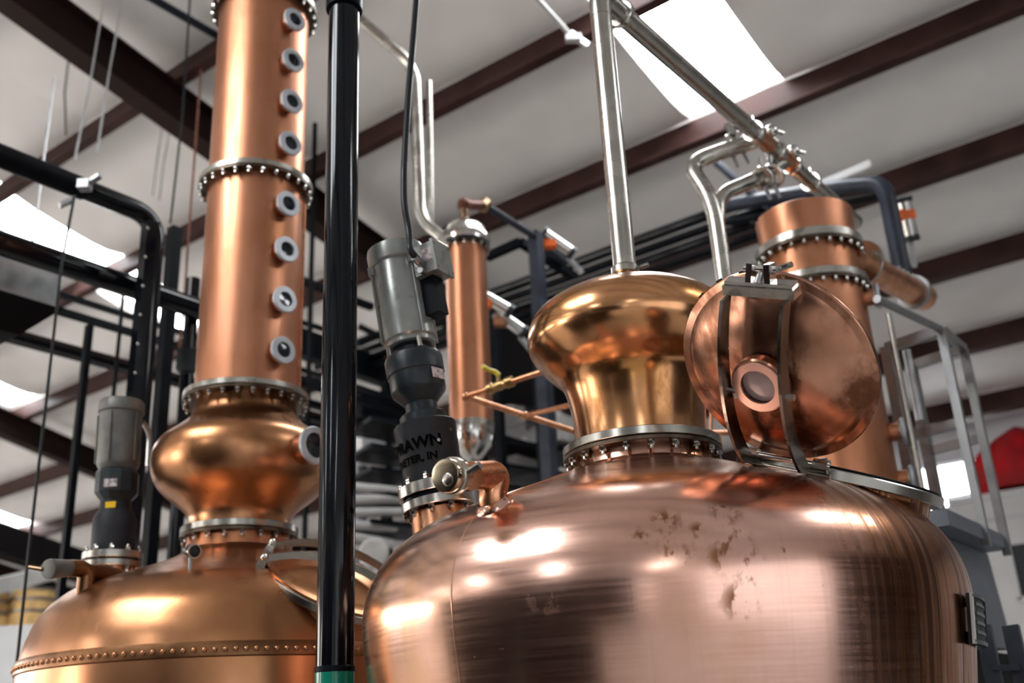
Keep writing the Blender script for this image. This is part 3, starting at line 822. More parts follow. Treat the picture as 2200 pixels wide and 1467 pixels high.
# thin trace tube down the right of the column
e = Matrix.Rotation(R(86), 3, 'Z') @ toc
MB().tube([AX2 + e * .239 + V((0, 0, 3.16)), AX2 + e * .239 + V((0, 0, 4.2))], .006, 8).build('trace_tube', M['copper_pipe'], ST2)
# gauge on the shoulder
gp = hit(408, 1222, BODY2, AX2)
gstem = MB().cyl(gp - V((0, 0, .03)), gp + V((0, 0, .045)), .008, seg=10).build('gauge_stem', M['steel_dull'], ST2)
gd = (EYE - gp).normalized(); gd = (gd + RT * .5 - UP * .1).normalized()
gc = gp + V((.008, 0, .066))
gbody = MB().lathe([(.024, -.018), (.027, -.015), (.027, .010), (.023, .012), (.001, .012)], gc, gd, 28).build('gauge', M['gear'], ST2)
MB().ringband(gc + gd * .010, gd, .028, .022, .006, 28, .001).build('gauge_rim', M['steel'], gbody)
# closed hatch on the right shoulder, half behind the post
hc = at(716, 1270, 4.17)
e = V((hc.x - AX2.x, hc.y - AX2.y, 0)).normalized()
hn = (e * math.sin(R(33)) + V((0, 0, math.cos(R(33))))).normalized()
hu = (toc - hn * toc.dot(hn)).normalized(); hw = hu.cross(hn)
HW = lambda u, w, n: hc + hu * u + hw * w + hn * n
MB().lathe([(.262, -.12), (.258, -.03), (.255, .0)], hc, hn, 64, False).build('hatch_neck', M['copper_dark'], ST2, 60)
MB().ringband(hc - hn * .005, hn, .282, .24, .030, 64, .003).build('hatch_ring', M['steel'], ST2)
hl = MB().lathe([(.276, .026), (.279, .036), (.262, .040)] + [(.252 * k / 10, .041 + .085 * (1 - (k / 10) ** 2.2)) for k in range(10, -1, -1)], hc, hn, 64).build('hatch_lid', M['copper_dark'], ST2, 50)
for sw in (-.09, .09):
    mb = MB(); ring = []
    for k in range(15):
        w = -.295 + .59 * k / 14
        n0 = .040 + .090 * max(0, 1 - (abs(w) / .295) ** 2.2)
        ring.append([HW(sw - .006, w, n0), HW(sw + .006, w, n0), HW(sw + .006, w, n0 + .03), HW(sw - .006, w, n0 + .03)])
    for k in range(14): mb.hexa(ring[k], ring[k + 1])
    mb.build('hatch_strap', M['steel'], hl)
for w in (-.29, .29):
    MB().box(HW(0, w, .035), (.22, .03, .06), Matrix((hu, hw, hn)).transposed()).build('strap_end', M['steel'], hl)
    for u in (-.11, .11):
        MB().sphere(HW(u, w, .07), .014).build('knob', M['steel_bright'], hl)
# elbow port on the left shoulder
p2 = hit(183, 1262, BODY2, AX2)
pe2 = at(108, 1222, math.hypot(p2.x, p2.y) - .12)
MB().tube([p2 - V((0, 0, .05)), p2 + V((0, 0, .07)), p2 + V((0, 0, .075)) + (pe2 - p2 - V((0, 0, .075))) * .5], .032, 20, .05).build('elbow_port', M['band'], ST2)
MB().tube([at(185, 1228, math.hypot(p2.x, p2.y)), at(250, 1236, math.hypot(p2.x, p2.y) + .12)], .030, 18).build('port_spool', M['band'], ST2)
d2_ = (pe2 - p2 - V((0, 0, .075))).normalized()
c2_ = MB().lathe([(.030, -.09), (.034, -.05), (.035, -.02), (.037, 0), (.035, .01), (.02, .012), (.001, .012)], pe2, d2_, 24).build('port_cap', M['motor2'], ST2)
MB().cyl(pe2 - V((.03, 0, 0)), pe2 - V((.08, 0, -.01)), .008, seg=8).build('wing_nut', M['bronze'], c2_)
# ------------------------------------------------------------------ second agitator
B2, T2 = at(240, 1226, 4.72), at(262, 862, 4.72)
m2 = (T2 - B2).normalized(); L2 = (T2 - B2).length
f2 = lambda y: (1226 - y) / (1226 - 862) * L2
AG2 = thing('agitator_motor', B2, 'upright agitator with dark grey motor and yellow sticker on the left still', 'motor', 'still agitators')
MB().lathe([(.10, -.2), (.095, f2(1212))], B2, m2, 32, False).build('mount_neck', M['copper_pipe'], AG2)
lf2 = MB().ringband(B2 + m2 * f2(1222), m2, .122, .06, .026, 40).build('lower_flange', M['steel'], AG2)
bolt_circle(lf2, B2 + m2 * f2(1222), .108, 10, BOLT, -m2)
uf2 = MB().ringband(B2 + m2 * (f2(1222) + .034), m2, .122, .05, .030, 40).build('upper_flange', M['steel'], AG2)
bolt_circle(uf2, B2 + m2 * (f2(1222) + .064), .108, 10, BOLT, m2)
h2 = MB().lathe([(.088, f2(1195)), (.092, f2(1185)), (.088, f2(1120)), (.080, f2(1112)), (.066, f2(1100)), (.064, f2(1082))], B2, m2, 40).build('drive_housing', M['housing'], AG2)
g2 = MB().lathe([(.06, f2(1084)), (.085, f2(1070)), (.090, f2(1066)), (.090, f2(1024)), (.082, f2(1018)), (.06, f2(1014))], B2, m2, 12).build('gearbox', M['gear'], AG2, 20)
rg2 = (RT - m2 * RT.dot(m2)).normalized(); fo2 = rg2.cross(m2).normalized(); fo2 = fo2 if fo2.dot(EYE - B2) > 0 else -fo2
mo2 = MB().lathe([(.075, f2(1016)), (.086, f2(1008)), (.090, f2(1000)), (.090, f2(888))], B2, m2, 40).build('motor_body', M['motor2'], AG2)
MB().lathe([(.092, f2(892)), (.098, f2(889)), (.098, f2(868)), (.09, f2(863)), (.001, f2(861))], B2, m2, 40).build('fan_cover', M['motor2'], AG2)
for a in (-1.2, -.1, 1.1):
    q = (fo2 * math.cos(a) + rg2 * math.sin(a)) * .093
    MB().cyl(B2 + m2 * f2(1002) + q, B2 + m2 * f2(896) + q, .005, seg=8).build('tie_rod', M['motor2'], mo2)
def sticker(parent, y, a, r, w, h, mat, name):
    q = fo2 * math.cos(a) + rg2 * math.sin(a)
    MB().box(B2 + m2 * f2(y) + q * r, (w, h, .003), Matrix((rg2 * math.cos(a) - fo2 * math.sin(a), m2, q)).transposed()).build(name, M[mat], parent)
sticker(g2, 1052, .05, .0895, .055, .034, 'paper', 'type_label')
sticker(h2, 1096, .05, .069, .042, .026, 'amber', 'yellow_sticker')
single('motor_conduit', MB().tube([B2 + m2 * f2(905) + rg2 * .08 + fo2 * -.05, at(322, 930, 4.8), at(318, 1000, 4.85)], .012, 8, .05), M['galv'], 'short grey conduit curling beside the dark motor', 'conduit')

# ------------------------------------------------------------------ black post in front
PB = at(727, 900, 3.4); PB.z = 0
PR = .0595
post = thing('support_post', PB, 'glossy black steel post with a teal foot, standing between the two stills', 'post')
zt = at(727, 1440, 3.4).z
MB().cyl(PB + V((0, 0, zt)), PB + V((0, 0, 3.4 * math.tan(R(39.0)) + 1.6)), PR, seg=48).build('shaft', M['black'], post)
MB().cyl(PB + V((0, 0, .02)), PB + V((0, 0, zt)), PR + .001, seg=48).build('painted_foot', M['green'], post, label='teal painted lower part')
MB().ringband(PB + V((0, 0, zt - .006)), (0, 0, 1), PR + .003, PR - .01, .018, 48).build('joint_ring', M['black_matt'], post)
MB().box(PB + V((0, 0, .01)), (.3, .3, .02)).build('base_plate', M['green'], post)
zc = 3.4 * math.tan(R(38.7)) + 1.6
MB().ringband(PB + V((0, 0, zc)), (0, 0, 1), PR + .012, PR - .01, .08, 48).build('collar', M['black_matt'], post)
MB().cyl(PB + V((0, 0, zc + .05)), PB + V((0, 0, RIDGE - 1.6)), PR - .005, seg=32).build('upper_shaft', M['black'], post)

# ------------------------------------------------------------------ steel vapour pipes over the right still
LA = AX1 + V((0, 0, 3.11)); LB = AX1 + V((0, 0, 1.6 + 3.3 * ray(1303, 0).z + .03)); LE = at(1840, 478, 5.75)
VP = thing('vapour_pipe', LA, 'steel vapour pipe rising from the onion head and turning towards the rear column', 'pipe')
MB().tube([LA, LB - V((0, 0, .10))], .0405, 28).build('riser', M['steel'], VP)
ld = (LE - LB).normalized()
MB().tube([LB - V((0, 0, .11)), LB, LB + ld * .11], .0415, 28, .1, 8).build('elbow', M['steel'], VP)
MB().tube([LB + ld * .10, LE], .0405, 24).build('lyne_arm', M['steel'], VP)
def on_arm(px):                     # point of the arm seen at image column px
    best = None
    for k in range(401):
        q = LB + (LE - LB) * (k / 400); v = q - EYE
        x = 1100 + F_PX * v.dot(RT) / v.dot(FW)
        if best is None or abs(x - px) < best[0]: best = (abs(x - px), q)
    return best[1]
for px in (1336, 1620, 1665, 1700, 1742):
    q = on_arm(px)
    c_ = MB().ringband(q - ld * .012, ld, .056, .040, .024, 28, .004).build('pipe_clamp', M['steel_bright'], VP)
    MB().cyl(q + V((0, 0, .05)), q + V((0, 0, .085)), .010, seg=8).build('clamp_screw', M['steel_bright'], c_)
for px in (1640, 1688):             # short copper spools between clamps
    q = on_arm(px)
    MB().cyl(q - ld * .06, q + ld * .06, .043, seg=24).build('copper_spool', M['copper_pipe'], VP)
    MB().sphere(q + V((.05, .02, .06)), .035, 14, 8).build('valve_bonnet', M['steel_bright'], VP)
    MB().bar(q + V((.03, .02, .08)), q + V((.12, .06, .07)), .02, .008).build('valve_lever', M['steel'], VP)
# two branches joining a down pipe
j1, j2 = on_arm(1636), on_arm(1690)
BD = 4.55
dn0, dn1 = at(1545, 520, BD), None
dn1 = V((dn0.x, dn0.y, 1.0))
BP = thing('branch_pipe', dn1, 'forked steel branch pipe dropping behind the hatch lid from the lyne arm', 'pipe')
MB().tube([j1, at(1560, 322, 4.6), at(1478, 352, 4.58), at(1520, 415, BD), at(1536, 460, BD), dn0, dn1], .040, 22, .16, 8).build('upper_branch', M['steel'], BP)
MB().tube([j2, at(1620, 388, 4.62), at(1545, 418, BD + .02), at(1541, 478, BD)], .036, 20, .12, 8).build('lower_branch', M['steel'], BP)
for (px, py), dirq in (((1592, 306), (j1 - at(1560, 322, 4.6)).normalized()), ((1570, 314), (j1 - at(1560, 322, 4.6)).normalized()), ((1640, 382), (j2 - at(1620, 388, 4.62)).normalized()), ((1660, 378), (j2 - at(1620, 388, 4.62)).normalized())):
    q = at(px, py, 4.62)
    c_ = MB().ringband(q - dirq * .014, dirq, .060, .036, .028, 24, .004).build('tri_clamp', M['steel_bright'], BP)
    MB().cyl(q + V((0, 0, .05)), q + V((0, 0, .11)), .010, seg=8).build('clamp_screw', M['steel_dull'], c_)
    MB().bar(q - V((0, 0, .05)), q - V((-.02, 0, .12)), .014, .014).build('clamp_tail', M['steel_dull'], c_)
MB().bar(at(1580, 290, 4.6), at(1560, 268, 4.6), .03, .03).build('valve_handle', M['steel'], BP)

# ------------------------------------------------------------------ rear copper column on the right
a3 = R(17.67)
D3 = 5.2
AX3 = V((D3 * math.sin(a3), D3 * math.cos(a3), 0))
CR = thing('rectifying_column', AX3, 'copper rectifying column with two bolted flanges behind the hatch lid', 'column')
zr = lambda x, y: at(x, y, D3 - .25).z
z_top, z_f1, z_f2 = zr(1735, 424), zr(1740, 512), zr(1790, 588)
MB().lathe([(.236, .02), (.236, z_f2)], AX3, (0, 0, 1), 72).build('lower_section', M['copper_b'], CR)
flange_pair(CR, 'column_flange', AX3, .268, .2, z_f2 - .004, z_f2 + .050, 26)
MB().lathe([(.236, z_f2 + .045), (.236, z_f1)], AX3, (0, 0, 1), 72).build('middle_section', M['copper_b'], CR)
flange_pair(CR, 'column_flange', AX3, .276, .2, z_f1 - .004, z_f1 + .055, 26)
MB().lathe([(.244, z_f1 + .05), (.252, z_top), (.246, z_top + .004), (.03, z_top + .03)], AX3, (0, 0, 1), 72).build('top_cap', M['copper_b'], CR)
e3 = Matrix.Rotation(R(80), 3, 'Z') @ (-AX3.normalized())
sp = at(1818, 548, 5.2); send = at(1985, 640, 6.1)
sd = (send - sp).normalized(); SLn = (send - sp).length
so = MB().cyl(sp, send, .075, seg=32).build('side_outlet', M['copper_pipe'], CR)
MB().ringband(sp + sd * .16, sd, .125, .07, .02, 40).build('outlet_flange', M['steel'], so)
MB().ringband(sp + sd * (SLn - .16), sd, .10, .07, .03, 40).build('outlet_clamp', M['steel_dull'], so)
for k in range(5):
    MB().cyl(send - sd * (.06 + .06 * k) + V((0, 0, .07)), send - sd * (.06 + .06 * k) + V((0, 0, .115)), .014, seg=8).build('clamp_screw', M['steel_bright'], so)
MB().sphere(send + sd * .12 + V((0, 0, .04)), .035).build('ball_handle', M['steel_bright'], so)
for px, py in ((1862, 640), (1912, 930), (1928, 1032)):
    sight(CR, AX3, R(88), .05, px, py, D3, .066, .045, .045, .236)
MB().tube([V((AX3.x, AX3.y, 1.0)) + e3 * .33, V((AX3.x, AX3.y, zr(1800, 660))) + e3 * .33], .014, 10).build('level_tube', M['steel'], CR)

# ------------------------------------------------------------------ steel work platform with guard rails, far right
ztop = at(2022, 708, 5.35).z
zdk = at(2106, 1128, 5.35).z
r1t = atz(2022, 708, ztop); r2t = atz(2070, 750, ztop); r0t = atz(1884, 642, ztop)
r3t = atz(1905, 748, ztop)
PF = thing('work_platform', V((r1t.x, r1t.y, 0)), 'stainless work platform with square guard rails beside the rear column', 'platform')
def vert(q, za, zb): return V((q.x, q.y, za)), V((q.x, q.y, zb))
for q in (r1t, r2t):
    MB().bar(*vert(q, zdk - .1, ztop), .04, .04, PD).build('rail_post', M['steel_dull'], PF)
MB().bar(r1t, r2t, .04, .04).build('top_rail', M['steel_dull'], PF)
MB().tube([r0t, r1t], .020, 12).build('hand_rail', M['steel_dull'], PF)
MB().bar(r3t, r1t, .04, .05).build('top_rail', M['steel_dull'], PF)
MB().bar(r3t + (r2t - r1t), r2t, .04, .05).build('top_rail', M['steel_dull'], PF)
zm = at(2060, 908, 5.35).z
MB().bar(V((r3t.x, r3t.y, zm)), V((r1t.x, r1t.y, zm)), .035, .045).build('mid_rail', M['steel_dull'], PF)
r3b = r3t + (r2t - r1t)
MB().bar(V((r3b.x, r3b.y, zm)), V((r2t.x, r2t.y, zm)), .035, .045).build('mid_rail', M['steel_dull'], PF)
for q in (r3t, r3b):
    MB().bar(*vert(q, .02, ztop), .07, .05, PD).build('rail_post', M['steel_dull'], PF)
MB().cyl(*vert(r3t + V((.12, .05, 0)), zm + .1, ztop), .022, seg=12).build('stand_pipe', M['galv'], PF)
pA = V((r1t.x, r1t.y, zdk)) - QD * .55; pBq = V((r2t.x, r2t.y, zdk)) + QD * .03
MB().hexa([pA - V((0, 0, .07)), pBq - V((0, 0, .07)), pBq + PD * 1.2 - V((0, 0, .07)), pA + PD * 1.2 - V((0, 0, .07))],
          [pA, pBq, pBq + PD * 1.2, pA + PD * 1.2]).build('deck', M['bluegrey'], PF)
# blue-grey tank casing under the platform
zl = atz(2190, 1325, 2.2).z
pq = pBq - V((0, 0, .075)); pa = pA - V((0, 0, .075)) - QD * .0
off = PD * .10
zlow = pq.z - .46
cas = thing('equipment_casing', (pa + off) * V((1, 1, 0)) if False else V((pa.x, pa.y, 0)), 'blue grey equipment casing under the work platform', 'casing')
MB().hexa([V((pa.x, pa.y, zlow)) + off, V((pq.x, pq.y, zlow)) + off + QD * .12, V((pq.x, pq.y, zlow)) + off + PD * 1.1, V((pa.x, pa.y, zlow)) + off + PD * 1.1],
          [pa + off, pq + off, pq + off + PD * 1.1, pa + off + PD * 1.1]).build('casing_shell', M['bluegrey'], cas)
mid = pa + (pq - pa) * .25 + off - PD * .01 + V((0, 0, -.22))
MB().box(mid, (.02, .10, .12), Matrix((PD, QD, V((0, 0, 1)))).transposed()).build('switch_plate', M['motor2'], cas)
xq = V((pq.x, pq.y, 0)) + QD * 1.2
MB().hexa([V((pa.x, pa.y, .0)) + off + PD * .1, xq + off + PD * .1, xq + off + PD * 1, V((pa.x, pa.y, .0)) + off + PD * 1],
          [V((pa.x, pa.y, zlow)) + off + PD * .1, xq + V((0, 0, zlow)) + off + PD * .1, xq + V((0, 0, zlow)) + off + PD * 1, V((pa.x, pa.y, zlow)) + off + PD * 1]).build('dark_base', M['dark'], cas)
lad = thing('step_ladder', at(2150, 1467, 4.2) * V((1, 1, 0)) if False else V((at(2150, 1467, 4.4).x, at(2150, 1467, 4.4).y, 0)), 'dark step ladder leaning under the casing in the lower right corner', 'ladder')
l0, l1 = at(2165, 1600, 4.4), at(2112, 1345, 4.6)
for k_ in (0, 1):
    o2 = (at(2185, 1400, 4.6) - at(2125, 1400, 4.6)) * k_
    MB().bar(V((l0.x, l0.y, .0)) + o2 + (l0 - l1) * .6 * V((1, 1, 0)), l1 + o2, .03, .06, PD).build('stile', M['grey_post'], lad)
for k_ in range(6):
    t0 = l1 + (V((l0.x, l0.y, 0)) + (l0 - l1) * .6 * V((1, 1, 0)) - l1) * (.08 + .16 * k_)
    MB().bar(t0, t0 + (at(2185, 1400, 4.6) - at(2125, 1400, 4.6)), .06, .02).build('tread', M['grey_post'], lad)

# white office box under the clerestory window, red fabric heap on its roof
OS = 12.4
oz = atz(2120, 1068, 3).z
def on_s(x, y, s):
    r = ray(x, y); return EYE + r * (s / r.dot(QD))
ob = on_s(2130, 1062, OS); ozt = ob.z
pL = on_s(2040, 1090, OS).dot(PD)
off_ = thing('office_box', flat(0, OS, 0), 'white panelled office box under the clerestory window', 'office')
MB().hexa([flat(-6, OS, 0), flat(pL, OS, 0), flat(pL, SMAX - .25, 0), flat(-6, SMAX - .25, 0)],
          [flat(-6, OS, ozt), flat(pL, OS, ozt), flat(pL, SMAX - .25, ozt), flat(-6, SMAX - .25, ozt)]).build('office_wall', M['white'], off_)
MB().bar(flat(-6, OS - .02, ozt - .02), flat(pL, OS - .02, ozt - .02), .06, .06).build('fascia', M['white'], off_)
MB().bar(flat(-6, OS - .02, ozt - .28), flat(pL, OS - .02, ozt - .28), .03, .025).build('panel_joint', M['greywall'], off_)
wa, wb = on_s(2172, 1172, OS - .02), on_s(2260, 1275, OS - .02)
pa_, pb_ = wa.dot(PD), wb.dot(PD)
ow = MB().hexa([flat(pa_, OS - .03, wb.z), flat(pb_, OS - .03, wb.z), flat(pb_, OS, wb.z), flat(pa_, OS, wb.z)],
               [flat(pa_, OS - .03, wa.z), flat(pb_, OS - .03, wa.z), flat(pb_, OS, wa.z), flat(pa_, OS, wa.z)]).build('office_window', M['gear'], off_)
for z in np.linspace(wb.z, wa.z, 12):
    MB().bar(flat(pa_, OS - .045, float(z)), flat(pb_, OS - .045, float(z)), .02, .03).build('blind_slat', M['gear'], ow)
for z in (wb.z - .03, wa.z + .03):
    MB().bar(flat(pa_ + .03, OS - .04, z), flat(pb_, OS - .04, z), .05, .06).build('window_trim', M['white'], ow)
MB().bar(flat(pa_ + .03, OS - .04, wb.z - .03), flat(pa_ + .03, OS - .04, wa.z + .03), .05, .06, PD).build('window_trim', M['white'], ow)
rb = on_s(2175, 1052, OS + .3)
mb = MB(); rr_ = random.Random(3)
prof = []
seg, rings = 26, 9
vs, fs = [], []
for i in range(rings + 1):
    f = i / rings
    for k_ in range(seg):
        a = 2 * PI * k_ / seg
        rad = math.sqrt(max(0, 1 - f ** 2.2)) * (.62 + .10 * math.sin(a * 5 + f * 4) + .05 * math.sin(a * 11))
        q = rb + PD * (math.cos(a) * rad * 1.0 - .28 * (1 - 0.4 * f)) + QD * (math.sin(a) * rad * .5) + V((0, 0, f * .66 * (1 + .08 * math.sin(a * 3)) + .0))
        q.z = max(q.z, ozt + .005)
        vs.append(q)
for i in range(rings):
    for k_ in range(seg):
        fs.append((i * seg + k_, i * seg + (k_ + 1) % seg, (i + 1) * seg + (k_ + 1) % seg, (i + 1) * seg + k_))
single('fabric_heap', MB().add(vs, fs), M['red'], 'red draped fabric heap on the white office roof', 'fabric', sharp=80)

# ------------------------------------------------------------------ condenser column in the middle background
a4 = R(-2.55); D4 = 6.0
AX4 = V((D4 * math.sin(a4), D4 * math.cos(a4), 0))
zz = lambda y, x=1003: at(x, y, D4 - .1).z
CN = thing('condenser', AX4, 'slim copper condenser column with domed steel cap behind the grey motor', 'condenser')
MB().lathe([(.130, zz(905)), (.130, zz(512))], AX4, (0, 0, 1), 56).build('shell', M['copper_b'], CN)
cb = MB().lathe([(.158, zz(512)), (.160, zz(505)), (.158, zz(498)), (.146, zz(492)), (.135, zz(480)), (.10, zz(468)), (.05, zz(462)), (.03, zz(455))], AX4, (0, 0, 1), 48).build('domed_cap', M['steel_bright'], CN)
MB().ringband(V((AX4.x, AX4.y, zz(520))), (0, 0, 1), .156, .12, .035, 40).build('cap_gasket', M['cable'], cb)
bolt_circle(cb, V((AX4.x, AX4.y, zz(520))), .146, 16, BOLT)
MB().lathe([(.136, zz(912)), (.136, zz(900))], AX4, (0, 0, 1), 48).build('shell_band', M['steel'], CN)
MB().lathe([(.02, zz(985)), (.06, zz(975)), (.115, zz(950)), (.128, zz(925)), (.128, zz(910))], AX4, (0, 0, 1), 40).build('bottom_bowl', M['steel_bright'], CN)
MB().cyl(AX4, V((AX4.x, AX4.y, zz(975))), .03, seg=12).build('stand', M['steel_dull'], CN)
ct = V((AX4.x, AX4.y, zz(462)))
fit_ = MB().cyl(ct, ct + V((0, 0, .11)), .030, seg=14).build('outlet_fitting', M['bronze'], CN)
MB().sphere(ct + V((0, 0, .13)), .048).build('outlet_elbow', M['red_brown'], fit_)
f1_ = at(1040, 441, D4 + .15)
MB().tube([ct + V((0, 0, .13)), f1_], .032, 12).build('outlet_spool', M['red_brown'], CN)
MB().cyl(f1_ - (f1_ - ct).normalized() * .03, f1_ + (f1_ - ct).normalized() * .03, .045, seg=8).build('union_nut', M['bronze'], CN)
# cooling water line running right from the fitting to a frame post
fa, fb = at(1045, 443, D4 + .15), at(1152, 510, D4 + .9)
single('water_line', MB().tube([fa, fb], .026, 12), M['grey_post'], 'blue grey pipe from the condenser top to the slim frame post', 'pipe')
fp0 = at(1150, 500, 6.9)
fpost = thing('frame_post', V((fp0.x, fp0.y, 0)), 'slim blue grey frame post left of the onion head', 'post')
MB().bar(V((fp0.x, fp0.y, 0)), fp0, .085, .085, PD).build('post_shaft', M['grey_post'], fpost)
MB().bar(fp0 - V((0, 0, .04)), at(1215, 560, 7.4) , .06, .06).build('post_arm', M['grey_post'], fpost)
MB().bar(at(1046, 552, 7.2), at(1118, 520, 7.0), .06, .06).build('post_arm', M['black_matt'], fpost)
MB().bar(at(1118, 520, 7.0), at(1230, 592, 7.6), .06, .06).build('post_arm', M['black_matt'], fpost)
def valve_actuator(px, py, d, label, tilt, acc='orange'):
    c = at(px, py, d)
    t = thing('valve_actuator', c - V((0, 0, .06)), label, 'valve', 'valve actuators')
    dr = (RT * math.cos(tilt) - UP * math.sin(tilt)).normalized()
    MB().cyl(c - dr * .12, c + dr * .12, .045, seg=16).build('actuator_body', M['steel_bright'], t)
    MB().cyl(c - dr * .14, c - dr * .11, .055, seg=16).build('end_cap', M['gear'], t)
    MB().cyl(c + dr * .11, c + dr * .15, .05, seg=16).build('end_cap', M['gear'], t)
    MB().box(c - dr * .07 - UP * .05 - FW * .02, (.09, .07, .06)).build('indicator', M[acc], t)
    MB().bar(c + dr * .10 - UP * .05, c + dr * .22 - UP * .10, .03, .03).build('stem', M['steel_dull'], t)
    return t
valve_actuator(1198, 522, 7.0, 'steel valve actuator with orange block by the blue grey post', R(35))
valve_actuator(1060, 648, 6.6, 'white and orange valve actuator right of the condenser', R(30))
valve_actuator(1092, 690, 6.8, 'dark valve actuator below the orange one near the condenser', R(35), 'copper_pipe')
va = valve_actuator(1950, 470, 6.6, 'orange capped valve actuator on the far black frame', R(78))
# steel steam pipes bending down beside the condenser
sp1 = [at(640, -70, 6.0), at(765, 62, 6.05), at(890, 140, 6.1), at(898, 165, 6.1), at(894, 440, 6.1), at(925, 505, 6.0), at(972, 527, 5.95)]
S1 = thing('steam_pipe', sp1[-1] - V((0, 0, .05)), 'pale steel pipe bending down to the condenser side', 'pipe')
MB().tube([sp1[0], at(892, 142, 6.1), at(902, 470, 6.1), at(972, 527, 5.95)], .038, 18, .15, 10).build('pipe_run', M['steel'], S1)
MB().cyl(at(952, 516, 5.98), at(975, 529, 5.93), .052, seg=18).build('pipe_union', M['steel_bright'], S1)
S2 = [at(922, 175, 6.5), at(926, 505, 6.5)]
single('steam_pipe', MB().tube([S2[0], S2[1]], .022, 12), M['steel'], 'thinner straight steel pipe just right of the bent one', 'pipe')

# copper water tubes with a yellow lever valve
c0 = at(1000, 852, 4.6)
CT = thing('copper_tubing', c0, 'thin copper tubes with a yellow lever valve left of the onion head', 'tubing')
cc1, cc2, cc3, cc4 = at(1160, 800, 4.4), at(1128, 893, 4.75), at(1245, 930, 4.9), at(1260, 862, 4.45)
MB().tube([c0, cc1 + (cc1 - c0) * .3], .0135, 12).build('tube_run', M['copper_pipe'], CT)
MB().tube([c0, cc2, cc3], .0145, 12).build('tube_run', M['copper_pipe'], CT)
MB().tube([cc2, cc4], .0125, 12).build('tube_run', M['copper_pipe'], CT)
for q in (c0, cc2): MB().sphere(q, .021).build('tube_elbow', M['copper_pipe'], CT)
MB().tube([cc3, at(1600, 930, 4.9)], .0125, 10).build('tube_run', M['copper_pipe'], CT)
vd = (cc1 - c0).normalized()
v0, v1 = at(1046, 838, 4.54), at(1102, 818, 4.48)
vb = MB().lathe([(.018, 0), (.026, .005), (.026, .03), (.02, .035), (.024, (v1 - v0).length * .5), (.02, (v1 - v0).length * .7), (.026, (v1 - v0).length * .75), (.026, (v1 - v0).length), (.016, (v1 - v0).length + .005)], v0, v1 - v0, 16).build('valve_body', M['brass'], CT)
MB().cyl(at(1072, 825, 4.5), at(1070, 808, 4.5), .010, seg=10).build('valve_stem', M['brass'], vb)
MB().tube([at(1073, 806, 4.5), at(1062, 798, 4.5), at(1050, 795, 4.48), at(1037, 787, 4.46)], .011, 8).build('lever', M['yellow'], vb)
# bent copper tube showing right of the onion head
single('copper_tube', MB().tube([at(1530, 820, 4.3), at(1526, 960, 4.3)], .008, 8), M['copper_pipe'], 'thin copper tube standing between onion head and hatch lid', 'pipe')

# ------------------------------------------------------------------ black pipe bundle and frame behind the right still
def along_p(px, py, d, back, fwd, r, mat, name, label, cat, group=None):
    q = at(px, py, d)
    return single(name, MB().tube([q - PD * back, q + PD * fwd], r, 12), M[mat], label, cat, group)
q = 'black service pipes in a bundle'
along_p(1450, 488, 7.6, .5, 4.2, .045, 'black', 'service_pipe', 'topmost black pipe of the bundle behind the onion head', 'pipe', q)
along_p(1450, 515, 7.6, .9, 4.2, .035, 'black_matt', 'service_pipe', 'second black pipe down in the bundle behind the onion head', 'pipe', q)
along_p(1450, 540, 7.6, .9, 4.2, .040, 'black', 'service_pipe', 'third black pipe down in the bundle behind the onion head', 'pipe', q)
along_p(1450, 565, 7.6, .9, 4.2, .030, 'black_matt', 'service_pipe', 'lowest black pipe of the bundle behind the onion head', 'pipe', q)
fz = at(1900, 392, 6.4)
FRM = thing('pipe_frame', V((fz.x, fz.y, 0)), 'black pipe frame standing behind the rear copper column', 'frame')
MB().tube([at(1560, 442, 7.3), at(1800, 402, 6.6), fz, V((fz.x, fz.y, at(1968, 650, 6.4).z))], .055, 16, .12, 8).build('frame_tube', M['grey_post'], FRM)
MB().tube([at(1560, 478, 7.3), at(1900, 420, 6.5)], .028, 10).build('cross_tube', M['black_matt'], FRM)
MB().tube([at(1540, 350, 7.2), at(1680, 470, 7.0)], .032, 10).build('brace_tube', M['grey_post'], FRM)
lamp = thing('tube_lamp', at(1760, 398, 8.0), 'slim unlit lamp tube under the roof right of the lyne arm', 'lamp')
MB().bar(at(1755, 402, 8.1), at(1872, 352, 8.0), .07, .05).build('lamp_tray', M['white'], lamp)
MB().tube([at(1758, 406, 8.05), at(1870, 358, 7.95)], .018, 10).build('lamp_tube', M['pvc'], lamp)
cd = thing('ceiling_conduit', at(1245, 92, 6.6), 'pale conduit with clamp hanging under the roof near the top edge', 'conduit')
MB().tube([at(1130, -30, 6.3), at(1225, 75, 6.7)], .020, 10).build('conduit_run', M['pvc'], cd)
MB().box(at(1232, 82, 6.7), (.12, .06, .05)).build('beam_clamp', M['pvc'], cd)
MB().bar(at(1225, 72, 6.7), at(1262, 98, 6.75), .04, .04).build('clamp_jaw', M['galv'], cd)

